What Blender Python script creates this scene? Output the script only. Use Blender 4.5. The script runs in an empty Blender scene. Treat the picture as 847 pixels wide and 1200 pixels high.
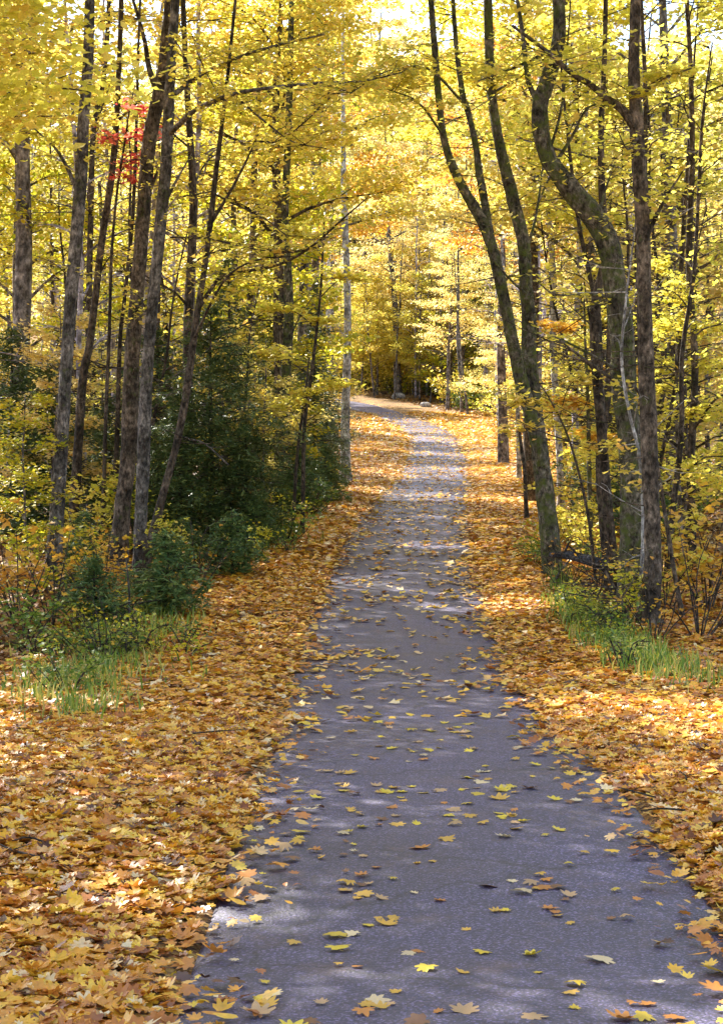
import bpy, math, random
import numpy as np
from mathutils import Vector

# ------------------------------------------------------------------ camera, sky, sun, exposure
SC = bpy.context.scene
COL = SC.collection
R = math.radians
PITCH = math.atan(50 / 2100.0)
FPX = 2100.0
EYE = 1.7
cam_d = bpy.data.cameras.new('camera')
cam_d.sensor_fit = 'VERTICAL'; cam_d.sensor_height = 36.0
cam_d.lens = FPX / 1200.0 * 36.0
cam_d.clip_start = 0.1; cam_d.clip_end = 2000
cam = bpy.data.objects.new('camera', cam_d); COL.objects.link(cam)
cam.location = (0, 0, EYE); cam.rotation_euler = (math.pi / 2 - PITCH, 0, 0)
SC.camera = cam

SUN_EL, SUN_AZ = 44.0, -38.0          # azimuth measured from the view direction, negative = left
w = bpy.data.worlds.new('World'); SC.world = w; w.use_nodes = True
nt = w.node_tree; bg = nt.nodes['Background']
sky = nt.nodes.new('ShaderNodeTexSky'); sky.sky_type = 'NISHITA'; sky.sun_disc = False
sky.sun_elevation = R(SUN_EL); sky.sun_rotation = R(SUN_AZ)
nt.links.new(sky.outputs[0], bg.inputs[0]); bg.inputs[1].default_value = 0.15
sd = bpy.data.lights.new('sun', 'SUN'); sd.energy = 5.0; sd.angle = R(0.5); sd.color = (1, .95, .86)
so = bpy.data.objects.new('sun', sd); COL.objects.link(so)
dirv = Vector((math.sin(R(SUN_AZ)) * math.cos(R(SUN_EL)), math.cos(R(SUN_AZ)) * math.cos(R(SUN_EL)), math.sin(R(SUN_EL))))
so.rotation_euler = dirv.to_track_quat('Z', 'Y').to_euler()
SC.view_settings.view_transform = 'Standard'; SC.view_settings.look = 'None'
SC.view_settings.exposure = 1.85; SC.view_settings.gamma = 1
SC.cycles.use_denoising = True
SC.cycles.max_bounces = 7; SC.cycles.diffuse_bounces = 4; SC.cycles.transmission_bounces = 5
SC.cycles.glossy_bounces = 2; SC.cycles.transparent_max_bounces = 4
SC.cycles.sample_clamp_indirect = 8

# ------------------------------------------------------------------ helpers
rs = np.random.RandomState
def at(u, v, d):
    """point of the place seen at photograph pixel (u, v), d metres ahead"""
    X = (u - 423.5) / FPX; Y = (600 - v) / FPX
    ca, sa = math.cos(PITCH), math.sin(PITCH)
    dy = ca + Y * sa; dz = -sa + Y * ca
    k = d / dy
    return np.array((X * k, d, EYE + dz * k))
def proj(p):
    ca, sa = math.cos(PITCH), math.sin(PITCH)
    z = p[2] - EYE
    f = p[1] * ca - z * sa; up = p[1] * sa + z * ca
    return 423.5 + FPX * p[0] / f, 600 - FPX * up / f

# road profile: (distance, row of the photograph, centre x)
RT = [(8.5, 1109, .52), (10.2, 1000, .52), (12, 940, .55), (13.5, 900, .57), (16.3, 850, .56), (19.8, 800, .51), (23, 760, .47),
      (28.5, 700, .63), (36, 640, .88), (45, 600, 1.35), (62, 560, 2.5), (76, 540, 3.22), (92, 520, 3.85), (100, 510, 3.9), (108, 500, 3.5),
      (120, 486, 2.0), (132, 473, -.6)]
_zd = [-60, -20, 0, 4] + [r[0] for r in RT] + [140, 150, 162, 180, 230, 300, 420]
_zz = [.6, .2, 0, -.25] + [at(423, r[1], r[0])[2] for r in RT] + [7.5, 8.4, 10.5, 14, 26, 42, 55]
def smooth_table(xs, ys):
    g = np.linspace(xs[0], xs[-1], 4000); v = np.interp(g, xs, ys)
    k = np.exp(-np.linspace(-2, 2, 31) ** 2); k /= k.sum()
    vp = np.pad(v, 15, mode='edge'); return g, np.convolve(vp, k, 'valid')
ZG, ZV = smooth_table(_zd, _zz)
def zr(y): return np.interp(y, ZG, ZV)
CL = np.array([(-60, -1.5), (-20, .1), (0, .50), (5, .52)] + [(r[0], r[2]) for r in RT] + [(140, -4.5), (146, -10), (150, -20), (154, -40), (158, -90)])
# densify the centre line for distance queries
_t = np.r_[0, np.cumsum(np.hypot(np.diff(CL[:, 0]), np.diff(CL[:, 1])))]
_tt = np.arange(0, _t[-1], 0.5)
CX = np.interp(_tt, _t, CL[:, 1]); CY = np.interp(_tt, _t, CL[:, 0])
_k = np.ones(9) / 9
CX = np.convolve(np.pad(CX, 4, mode='edge'), _k, 'valid'); CY = np.convolve(np.pad(CY, 4, mode='edge'), _k, 'valid')
def road_dist(x, y):
    """signed lateral offset from the centre line (negative left) and distance"""
    x = np.atleast_1d(np.asarray(x, float)); y = np.atleast_1d(np.asarray(y, float))
    out = np.empty(len(x))
    for i in range(0, len(x), 4000):
        dx = x[i:i+4000, None] - CX[None]; dy = y[i:i+4000, None] - CY[None]
        j = np.argmin(dx * dx + dy * dy, 1); a = np.arange(len(j))
        jn = np.clip(j, 0, len(CX) - 2)
        tx = CX[jn+1] - CX[jn]; ty = CY[jn+1] - CY[jn]
        s = np.sign(tx * dy[a, j] - ty * dx[a, j])
        out[i:i+4000] = -s * np.sqrt(dx[a, j] ** 2 + dy[a, j] ** 2)
    return out
HW = 1.25
def sst(a, b, x):
    t = np.clip((x - a) / (b - a), 0, 1); return t * t * (3 - 2 * t)
def nz(x, y, s=1.0):
    return (np.sin(x * .9 * s + 1.3) * np.cos(y * .7 * s + .4) + .5 * np.sin(x * 2.1 * s + y * 1.3 * s) + .35 * np.cos(y * 3.1 * s - x * 1.7 * s + 2)
            + .25 * np.sin(x * 5.3 * s + 1) * np.sin(y * 4.7 * s)) / 2.1
def gz(x, y, q=None):
    x = np.atleast_1d(np.asarray(x, float)); y = np.atleast_1d(np.asarray(y, float))
    if q is None: q = road_dist(x, y)
    s = np.abs(q) - HW
    z = zr(y) - 0.02
    z = z + sst(0, .5, s) * .05 + sst(1.2, 4, s) * (.14 * nz(x, y, .8) - .10) + sst(4, 14, s) * .55 * nz(x, y, .22)
    z = z + np.clip(s - 9, 0, 60) * .045
    return z
def g1(x, y): return float(gz(x, y)[0])

def tag(o, label=None, cat=None, group=None, kind=None):
    if label: o['label'] = label
    if cat: o['category'] = cat
    if group: o['group'] = group
    if kind: o['kind'] = kind
    return o
def empty(name, loc, rz=0):
    o = bpy.data.objects.new(name, None); COL.objects.link(o)
    o.location = tuple(float(c) for c in loc); o.rotation_euler = (0, 0, rz); o.empty_display_size = .2
    return o
def np_mesh(name, V, loops, starts, mat, attr=None, smooth=False):
    me = bpy.data.meshes.new(name)
    me.vertices.add(len(V)); me.vertices.foreach_set('co', np.asarray(V, np.float32).ravel())
    me.loops.add(len(loops)); me.loops.foreach_set('vertex_index', np.asarray(loops, np.int32))
    me.polygons.add(len(starts)); me.polygons.foreach_set('loop_start', np.asarray(starts, np.int32))
    if attr is not None:
        for k, a in attr.items():
            t = me.attributes.new(k, 'FLOAT', 'POINT'); t.data.foreach_set('value', np.asarray(a, np.float32))
    me.update(calc_edges=True)
    if smooth: me.polygons.foreach_set('use_smooth', np.ones(len(starts), bool))
    for m in (mat if isinstance(mat, list) else [mat]): me.materials.append(m)
    me.validate()
    return me
def mobj(name, me, parent=None, loc=(0, 0, 0)):
    o = bpy.data.objects.new(name, me); COL.objects.link(o); o.parent = parent; o.location = tuple(float(c) for c in loc)
    return o
class MB:
    def __init__(s): s.V = []; s.L = []; s.S = []; s.n = 0; s.l = 0; s.A = []
    def add(s, V, F, rnd=None):
        V = np.asarray(V, float); F = np.asarray(F, int)
        s.V.append(V); s.L.append((F + s.n).ravel()); s.S.append(s.l + np.arange(len(F)) * F.shape[1])
        s.A.append(np.full(len(V), 0.0) if rnd is None else np.asarray(rnd, float))
        s.n += len(V); s.l += F.size
    def tube(s, P, rad, k=8, seed=0, rough=.06, sub=4):
        P = np.asarray(P, float); rad = np.asarray(rad, float)
        n = len(P); t = np.linspace(0, n - 1, (n - 1) * sub + 1)
        Q = np.empty((len(t), 3))
        Pp = np.vstack([2 * P[0] - P[1], P, 2 * P[-1] - P[-2]])
        for i, tt in enumerate(t):
            j = min(int(tt), n - 2); f = tt - j
            a, b, c, d = Pp[j:j+4]
            Q[i] = .5 * (2 * b + (c - a) * f + (2 * a - 5 * b + 4 * c - d) * f * f + (3 * b - a - 3 * c + d) * f ** 3)
        rr = np.interp(t, np.arange(n), rad)
        T = np.gradient(Q, axis=0); T /= np.linalg.norm(T, axis=1)[:, None] + 1e-9
        ref = np.array((0, 1.0, 0.1)) if abs(T[0][1]) < .8 else np.array((1.0, 0, 0.1))
        U = np.cross(T, ref); U /= np.linalg.norm(U, axis=1)[:, None] + 1e-9
        W = np.cross(T, U)
        a = np.linspace(0, 2 * np.pi, k, endpoint=False)
        g = rs(seed + 7); ph = g.rand(4) * 6
        L = np.arange(len(t))[:, None] * .6
        mod = 1 + rough * (np.sin(2 * a + ph[0] + L * .5) + .7 * np.sin(3 * a + ph[1] - L * .8) + .5 * np.sin(5 * a + ph[2] + L)) + rough * .5 * g.randn(len(t), k)
        V = Q[:, None] + (rr[:, None] * mod)[..., None] * (np.cos(a)[None, :, None] * U[:, None] + np.sin(a)[None, :, None] * W[:, None])
        V = V.reshape(-1, 3); m = len(t)
        i = np.arange(m - 1)[:, None] * k; j = np.arange(k)[None]; jn = (j + 1) % k
        F = np.stack([i + j, i + jn, i + k + jn, i + k + j], -1).reshape(-1, 4)
        s.add(V, F)
        s.add(np.vstack([V[-k:], Q[-1] + T[-1] * rr[-1] * .5]), np.array([[q, (q + 1) % k, k] for q in range(k)]))
        return Q, rr
    def mesh(s, name, mat, smooth=True):
        return np_mesh(name, np.vstack(s.V), np.concatenate(s.L), np.concatenate(s.S), mat, {'rnd': np.concatenate(s.A)}, smooth)

# leaf templates: outline in the xy plane, stem at -y
MAPLE = np.array([(0, -.20), (.16, -.30), (.36, -.26), (.33, -.08), (.56, .04), (.54, .16), (.32, .20), (.42, .38), (.34, .48), (.16, .38), (.10, .60), (0, .72), (-.10, .58), (-.16, .36), (-.38, .49), (-.40, .36), (-.31, .20), (-.52, .17), (-.57, .05), (-.32, -.07), (-.36, -.24), (-.17, -.31)])
def maple_tpl(curl, fold, twist):
    o = MAPLE; V = np.zeros((len(o) + 1, 3)); V[1:, :2] = o; V[0, :2] = (0, .1)
    r2 = V[:, 0] ** 2 + (V[:, 1] - .1) ** 2
    V[:, 2] = curl * r2 + fold * np.abs(V[:, 0]) + twist * V[:, 0] * V[:, 1]
    n = len(o); F = np.array([[0, 1 + i, 1 + (i + 1) % n] for i in range(n)])
    return V, F
STAR = np.array([(0, -.3), (.5, -.15), (.22, .12), (.32, .45), (0, .65), (-.32, .45), (-.22, .12), (-.5, -.15)])
def star_tpl(curl, fold):
    V = np.zeros((9, 3)); V[1:, :2] = STAR; V[:, 2] = curl * (V[:, 0] ** 2 + V[:, 1] ** 2) + fold * np.abs(V[:, 0])
    return V, np.array([[0, 1 + i, 1 + (i + 1) % 8] for i in range(8)])
KITE = (np.array([(0, -.5, 0), (.42, .02, .12), (0, .6, 0), (-.42, .02, .12)]), np.array([[0, 1, 2], [0, 2, 3]]))
LANCE = (np.array([(0, -.5, 0), (.13, 0, .02), (0, .5, 0), (-.13, 0, .02)]), np.array([[0, 1, 2, 3]]))
T_NEAR = [maple_tpl(.35, .1, .3), maple_tpl(-.3, .25, -.3), maple_tpl(.7, 0, .5), maple_tpl(.1, -.2, .2), maple_tpl(-.6, .1, .6)]
def oval_tpl(curl):
    o = np.array([(0, -.45), (.2, -.3), (.27, 0), (.16, .3), (0, .55), (-.16, .3), (-.27, 0), (-.2, -.3)]); V = np.zeros((9, 3)); V[1:, :2] = o; V[:, 2] = curl * (V[:, 1] ** 2) + .3 * np.abs(V[:, 0])
    return V, np.array([[0, 1 + i, 1 + (i + 1) % 8] for i in range(8)])
T_LIT = T_NEAR + [oval_tpl(.5), oval_tpl(-.4), maple_tpl(1.1, .5, .3), maple_tpl(-.9, -.3, .9)]
T_MID = [star_tpl(.35, .1), star_tpl(-.4, .1), star_tpl(.1, .25)]
T_FAR = [KITE]
def leaves(mb, P, size, tpls, g, tilt=.45, face=None, rnd=None):
    """scatter leaf blades at points P; tilt = spread of the blade normal about the vertical"""
    P = np.asarray(P); N = len(P)
    if N == 0: return
    size = np.broadcast_to(size, (N,))
    if rnd is None: rnd = g.rand(N)
    nrm = np.stack([g.randn(N) * tilt, g.randn(N) * tilt, np.ones(N)], 1)
    nrm /= np.linalg.norm(nrm, axis=1)[:, None]
    a = g.rand(N) * 2 * np.pi if face is None else face + g.randn(N) * .5
    yv = np.stack([np.cos(a), np.sin(a), np.zeros(N)], 1)
    xv = np.cross(yv, nrm); xv /= np.linalg.norm(xv, axis=1)[:, None]
    yv = np.cross(nrm, xv)
    which = g.randint(0, len(tpls), N)
    for k, (TV, TF) in enumerate(tpls):
        m = which == k
        if not m.any(): continue
        sx = size[m][:, None, None] * (1 + .15 * g.randn(m.sum()))[:, None, None]
        V = P[m][:, None] + sx * (TV[None, :, 0:1] * xv[m][:, None] + TV[None, :, 1:2] * yv[m][:, None] + TV[None, :, 2:3] * nrm[m][:, None])
        n = len(TV); F = (TF[None] + (np.arange(m.sum()) * n)[:, None, None]).reshape(-1, TF.shape[1])
        mb.add(V.reshape(-1, 3), F, np.repeat(rnd[m], n))

# ------------------------------------------------------------------ materials
def mat(name):
    m = bpy.data.materials.new(name); m.use_nodes = True
    n = m.node_tree.nodes; n.clear(); out = n.new('ShaderNodeOutputMaterial')
    return m, n, m.node_tree.links, out
def ramp(n, stops, interp='LINEAR'):
    r = n.new('ShaderNodeValToRGB'); r.color_ramp.interpolation = interp
    e = r.color_ramp.elements
    while len(e) < len(stops): e.new(.5)
    for i, (p, c) in enumerate(stops): e[i].position = p; e[i].color = (*c, 1)
    return r
def leaf_mat(name, stops, trans=.5, rough=.45, objvar=.0, spec=.35):
    m, n, l, out = mat(name)
    at_ = n.new('ShaderNodeAttribute'); at_.attribute_name = 'rnd'
    r = ramp(n, stops); l.new(at_.outputs['Fac'], r.inputs[0])
    col = r.outputs[0]
    nt_ = n.new('ShaderNodeTexNoise'); nt_.inputs['Scale'].default_value = 35; nt_.inputs['Detail'].default_value = 3
    tc = n.new('ShaderNodeTexCoord'); l.new(tc.outputs['Object'], nt_.inputs[0])
    mr = n.new('ShaderNodeMapRange'); l.new(nt_.outputs[0], mr.inputs[0]); mr.inputs[3].default_value = .6; mr.inputs[4].default_value = 1.35
    hs = n.new('ShaderNodeHueSaturation'); l.new(col, hs.inputs['Color']); l.new(mr.outputs[0], hs.inputs['Value'])
    if objvar:
        oi = n.new('ShaderNodeObjectInfo'); m2 = n.new('ShaderNodeMapRange'); l.new(oi.outputs['Random'], m2.inputs[0])
        m2.inputs[3].default_value = .5 - objvar; m2.inputs[4].default_value = .5 + objvar; l.new(m2.outputs[0], hs.inputs['Hue'])
    p = n.new('ShaderNodeBsdfPrincipled'); p.inputs['Roughness'].default_value = rough; p.inputs['Specular IOR Level'].default_value = spec
    l.new(hs.outputs[0], p.inputs['Base Color'])
    t = n.new('ShaderNodeBsdfTranslucent'); l.new(hs.outputs[0], t.inputs[0])
    mx = n.new('ShaderNodeMixShader'); mx.inputs[0].default_value = trans
    l.new(p.outputs[0], mx.inputs[1]); l.new(t.outputs[0], mx.inputs[2]); l.new(mx.outputs[0], out.inputs[0])
    return m
def bark_mat(name, dark, light, moss=0.0, scale=9, patch=.5):
    m, n, l, out = mat(name)
    tc = n.new('ShaderNodeTexCoord'); mp = n.new('ShaderNodeMapping'); l.new(tc.outputs['Object'], mp.inputs[0])
    mp.inputs['Scale'].default_value = (1, 1, .55)
    a = n.new('ShaderNodeTexNoise'); a.inputs['Scale'].default_value = scale * 2.0; a.inputs['Detail'].default_value = 8; a.inputs['Roughness'].default_value = .7
    l.new(mp.outputs[0], a.inputs[0])
    r = ramp(n, [(.40, dark), (.5, tuple((x + y) / 2 for x, y in zip(dark, light))), (.58, light), (.68, tuple(min(.7, x * 1.9) for x in light))]); l.new(a.outputs[0], r.inputs[0])
    b = n.new('ShaderNodeTexNoise'); b.inputs['Scale'].default_value = 3.1; b.inputs['Detail'].default_value = 5; l.new(tc.outputs['Object'], b.inputs[0])
    mr = n.new('ShaderNodeMapRange'); l.new(b.outputs[0], mr.inputs[0]); mr.inputs[1].default_value = .38; mr.inputs[2].default_value = .64
    mr.inputs[3].default_value = .5; mr.inputs[4].default_value = 1.7
    hs = n.new('ShaderNodeHueSaturation'); l.new(r.outputs[0], hs.inputs['Color']); l.new(mr.outputs[0], hs.inputs['Value'])
    col = hs.outputs[0]
    if moss > 0:
        c = n.new('ShaderNodeTexNoise'); c.inputs['Scale'].default_value = 5; c.inputs['Detail'].default_value = 9; c.inputs['Roughness'].default_value = .75
        l.new(tc.outputs['Object'], c.inputs[0])
        m1 = n.new('ShaderNodeMapRange'); l.new(c.outputs[0], m1.inputs[0]); m1.inputs[1].default_value = .62 - moss * .18; m1.inputs[2].default_value = .77 - moss * .18
        mc = n.new('ShaderNodeMix'); mc.data_type = 'RGBA'; l.new(m1.outputs[0], mc.inputs[0]); l.new(col, mc.inputs[6]); mc.inputs[7].default_value = (.088, .108, .022, 1)
        col = mc.outputs[2]
    p = n.new('ShaderNodeBsdfPrincipled'); p.inputs['Roughness'].default_value = .9; p.inputs['Specular IOR Level'].default_value = .2
    l.new(col, p.inputs['Base Color'])
    bp = n.new('ShaderNodeBump'); bp.inputs['Strength'].default_value = 1; bp.inputs['Distance'].default_value = .06; l.new(a.outputs[0], bp.inputs['Height']); l.new(bp.outputs[0], p.inputs['Normal'])
    l.new(p.outputs[0], out.inputs[0])
    return m
YEL = [(0, (.40, .36, .04)), (.15, (.64, .54, .07)), (.5, (.80, .70, .10)), (.8, (.84, .69, .15)), (.93, (.78, .50, .10)), (1, (.46, .48, .07))]
PALE = [(0, (.66, .52, .10)), (.5, (.84, .70, .20)), (.85, (.86, .72, .33)), (1, (.82, .58, .20))]
LIME = [(0, (.28, .34, .02)), (.4, (.55, .50, .03)), (.75, (.74, .58, .04)), (1, (.36, .40, .04))]
M = {}
M['yellow'] = leaf_mat('yellow_leaves', YEL, .6, objvar=.012)
M['pale'] = leaf_mat('pale_gold_leaves', PALE, .62, objvar=.012)
M['lime'] = leaf_mat('yellow_green_leaves', LIME, .5, objvar=.01)
M['orange'] = leaf_mat('orange_gold_leaves', [(0, (.55, .26, .03)), (.5, (.74, .42, .05)), (1, (.72, .50, .06))], .5, objvar=.01)
M['red'] = leaf_mat('red_leaves', [(0, (.62, .07, .06)), (.6, (.78, .16, .13)), (1, (.76, .28, .16))], .5)
M['green'] = leaf_mat('green_leaves', [(0, (.06, .13, .02)), (.5, (.17, .26, .04)), (.85, (.32, .36, .05)), (1, (.50, .42, .06))], .4)
M['needle'] = leaf_mat('needles', [(0, (.042, .074, .024)), (.6, (.092, .140, .040)), (1, (.20, .22, .06))], .25, rough=.5)
M['needle_pale'] = leaf_mat('pale_needles', [(0, (.055, .11, .035)), (.6, (.13, .20, .06)), (1, (.24, .30, .08))], .3, rough=.5)
LIT = [(0, (.09, .03, .012)), (.12, (.24, .075, .020)), (.28, (.46, .155, .03)), (.42, (.64, .25, .03)), (.55, (.76, .36, .03)), (.70, (.84, .50, .04)), (.80, (.85, .58, .06)), (.90, (.74, .42, .14)), (1, (.84, .66, .38))]
M['litter'] = leaf_mat('fallen_leaves', LIT, .22, rough=.42, spec=.5)
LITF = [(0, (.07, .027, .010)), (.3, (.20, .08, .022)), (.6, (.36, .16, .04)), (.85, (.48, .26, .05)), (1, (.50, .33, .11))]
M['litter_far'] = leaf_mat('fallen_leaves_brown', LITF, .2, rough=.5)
M['grass'] = leaf_mat('grass_blades', [(0, (.08, .16, .02)), (.5, (.20, .30, .04)), (.8, (.40, .40, .07)), (1, (.56, .42, .14))], .35)
M['bark'] = bark_mat('brown_bark', (.028, .020, .014), (.15, .112, .085), .3)
M['bark_dark'] = bark_mat('dark_bark', (.018, .013, .010), (.105, .078, .06), .2)
M['bark_moss'] = bark_mat('mossy_bark', (.022, .017, .012), (.145, .122, .095), .85)
M['bark_grey'] = bark_mat('grey_bark', (.035, .029, .026), (.18, .155, .14), .3)
M['bark_pale'] = bark_mat('pale_bark', (.13, .115, .11), (.52, .48, .46), 0)
M['bark_far'] = bark_mat('weathered_bark', (.05, .04, .035), (.21, .175, .16), 0, scale=5)
M['bark_lilac'] = bark_mat('lilac_grey_bark', (.15, .125, .14), (.42, .36, .40), 0, scale=5)
M['twig'] = bark_mat('twig_bark', (.03, .022, .018), (.11, .085, .07), 0, scale=20)
M['charred'] = bark_mat('wet_log_bark', (.012, .012, .014), (.10, .10, .12), .1, scale=14)

def ground_mat():
    m, n, l, out = mat('forest_floor')
    tc = n.new('ShaderNodeTexCoord')
    v = n.new('ShaderNodeTexVoronoi'); v.inputs['Scale'].default_value = 26; l.new(tc.outputs['Object'], v.inputs[0])
    sx = n.new('ShaderNodeSeparateColor'); l.new(v.outputs['Color'], sx.inputs[0])
    r = ramp(n, [(0, (.045, .022, .010)), (.3, (.16, .07, .022)), (.6, (.33, .16, .035)), (.85, (.46, .27, .05)), (1, (.45, .32, .14))]); l.new(sx.outputs[0], r.inputs[0])
    b = n.new('ShaderNodeTexNoise'); b.inputs['Scale'].default_value = .6; b.inputs['Detail'].default_value = 6; l.new(tc.outputs['Object'], b.inputs[0])
    mr = n.new('ShaderNodeMapRange'); l.new(b.outputs[0], mr.inputs[0]); mr.inputs[1].default_value = .3; mr.inputs[2].default_value = .7; mr.inputs[3].default_value = .5; mr.inputs[4].default_value = 1.25
    hs = n.new('ShaderNodeHueSaturation'); l.new(r.outputs[0], hs.inputs['Color']); l.new(mr.outputs[0], hs.inputs['Value'])
    p = n.new('ShaderNodeBsdfPrincipled'); p.inputs['Roughness'].default_value = .9; l.new(hs.outputs[0], p.inputs['Base Color'])
    bp = n.new('ShaderNodeBump'); bp.inputs['Strength'].default_value = .8; bp.inputs['Distance'].default_value = .05; l.new(v.outputs['Distance'], bp.inputs['Height']); l.new(bp.outputs[0], p.inputs['Normal'])
    l.new(p.outputs[0], out.inputs[0]); return m
def asphalt_mat():
    m, n, l, out = mat('asphalt')
    tc = n.new('ShaderNodeTexCoord')
    big = n.new('ShaderNodeTexNoise'); big.inputs['Scale'].default_value = .55; big.inputs['Detail'].default_value = 7; l.new(tc.outputs['Object'], big.inputs[0])
    r = ramp(n, [(.3, (.025, .021, .050)), (.7, (.046, .039, .086))]); l.new(big.outputs[0], r.inputs[0])
    v = n.new('ShaderNodeTexVoronoi'); v.inputs['Scale'].default_value = 105; l.new(tc.outputs['Object'], v.inputs[0])
    sx = n.new('ShaderNodeSeparateColor'); l.new(v.outputs['Color'], sx.inputs[0])
    rg = ramp(n, [(0, (.6, .6, .6)), (.62, (.95, .95, .95)), (.80, (1.5, 1.5, 1.45)), (.92, (4.4, 4.2, 3.9))]); l.new(sx.outputs[0], rg.inputs[0])
    mx = n.new('ShaderNodeMix'); mx.data_type = 'RGBA'; mx.blend_type = 'MULTIPLY'; mx.inputs[0].default_value = 1; l.new(r.outputs[0], mx.inputs[6]); l.new(rg.outputs[0], mx.inputs[7])
    # crushed leaf dust
    d = n.new('ShaderNodeTexNoise'); d.inputs['Scale'].default_value = 2.3; d.inputs['Detail'].default_value = 9; d.inputs['Roughness'].default_value = .75; l.new(tc.outputs['Object'], d.inputs[0])
    dm = n.new('ShaderNodeMapRange'); l.new(d.outputs[0], dm.inputs[0]); dm.inputs[1].default_value = .54; dm.inputs[2].default_value = .72; dm.inputs[4].default_value = .5
    m3 = n.new('ShaderNodeMix'); m3.data_type = 'RGBA'; l.new(dm.outputs[0], m3.inputs[0]); l.new(mx.outputs[2], m3.inputs[6]); m3.inputs[7].default_value = (.13, .075, .06, 1)
    ck = n.new('ShaderNodeTexVoronoi'); ck.feature = 'DISTANCE_TO_EDGE'; ck.inputs['Scale'].default_value = .55
    wn = n.new('ShaderNodeTexNoise'); wn.inputs['Scale'].default_value = 2.2; wn.inputs['Detail'].default_value = 6; l.new(tc.outputs['Object'], wn.inputs[0])
    wm = n.new('ShaderNodeMix'); wm.data_type = 'RGBA'; wm.inputs[0].default_value = .35; l.new(tc.outputs['Object'], wm.inputs[6]); l.new(wn.outputs['Color'], wm.inputs[7]); l.new(wm.outputs[2], ck.inputs[0])
    cm_ = n.new('ShaderNodeMapRange'); l.new(ck.outputs['Distance'], cm_.inputs[0]); cm_.inputs[1].default_value = .003; cm_.inputs[2].default_value = .009; cm_.inputs[3].default_value = .45; cm_.inputs[4].default_value = 1
    hc = n.new('ShaderNodeHueSaturation'); l.new(m3.outputs[2], hc.inputs['Color']); l.new(cm_.outputs[0], hc.inputs['Value'])
    p = n.new('ShaderNodeBsdfPrincipled'); l.new(hc.outputs[0], p.inputs['Base Color']); p.inputs['Specular IOR Level'].default_value = .6
    rr = n.new('ShaderNodeMapRange'); l.new(big.outputs[0], rr.inputs[0]); rr.inputs[3].default_value = .46; rr.inputs[4].default_value = .66; l.new(rr.outputs[0], p.inputs['Roughness'])
    f = n.new('ShaderNodeTexNoise'); f.inputs['Scale'].default_value = 60; f.inputs['Detail'].default_value = 4; l.new(tc.outputs['Object'], f.inputs[0])
    bp = n.new('ShaderNodeBump'); bp.inputs['Strength'].default_value = .6; bp.inputs['Distance'].default_value = .014; l.new(f.outputs[0], bp.inputs['Height']); l.new(bp.outputs[0], p.inputs['Normal'])
    l.new(p.outputs[0], out.inputs[0]); return m
M['floor'] = ground_mat(); M['asphalt'] = asphalt_mat()

# ------------------------------------------------------------------ setting: ground and road
def build_ground():
    ys = np.concatenate([np.arange(-60, 4, 2.0), np.arange(4, 50, .4), np.arange(50, 170, .9), np.arange(170, 425, 5.0)])
    xs = np.concatenate([np.arange(-220, -30, 8.0), np.arange(-30, -8, 1.0), np.arange(-8, 10, .3), np.arange(10, 30, 1.0), np.arange(30, 225, 8.0)])
    X, Y = np.meshgrid(xs, ys); x = X.ravel(); y = Y.ravel()
    q = road_dist(x, y); z = gz(x, y, q) - .10 * (1 - sst(-.15, .1, np.abs(q) - HW))
    nx, ny = len(xs), len(ys)
    i = np.arange(ny - 1)[:, None] * nx; j = np.arange(nx - 1)[None]
    F = np.stack([i + j, i + j + 1, i + nx + j + 1, i + nx + j], -1).reshape(-1, 4)
    mb = MB(); mb.add(np.stack([x, y, z], 1), F)
    tag(mobj('ground', mb.mesh('ground', M['floor'])), 'leaf strewn forest floor rising to a wooded hill', 'ground', kind='structure')
def build_road():
    n = len(CX); T = np.stack([np.gradient(CX), np.gradient(CY)], 1); T /= np.linalg.norm(T, axis=1)[:, None]
    N = np.stack([T[:, 1], -T[:, 0]], 1)
    off = np.array([-1.45, -1.25, -.8, -.3, .3, .8, 1.25, 1.45]); zo = np.array([-.14, -.012, .0, .012, .012, 0, -.012, -.14])
    V = []
    for k, (o, dz) in enumerate(zip(off, zo)):
        x = CX + N[:, 0] * o; y = CY + N[:, 1] * o
        V.append(np.stack([x, y, zr(CY) + dz], 1))
    V = np.stack(V, 1).reshape(-1, 3); k = len(off)
    i = np.arange(n - 1)[:, None] * k; j = np.arange(k - 1)[None]
    F = np.stack([i + j, i + j + 1, i + k + j + 1, i + k + j], -1).reshape(-1, 4)
    mb = MB(); mb.add(V, F)
    tag(mobj('road', mb.mesh('road', M['asphalt'])), 'narrow asphalt lane curving left through the wood', 'road', kind='structure')
build_ground(); build_road()

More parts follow.
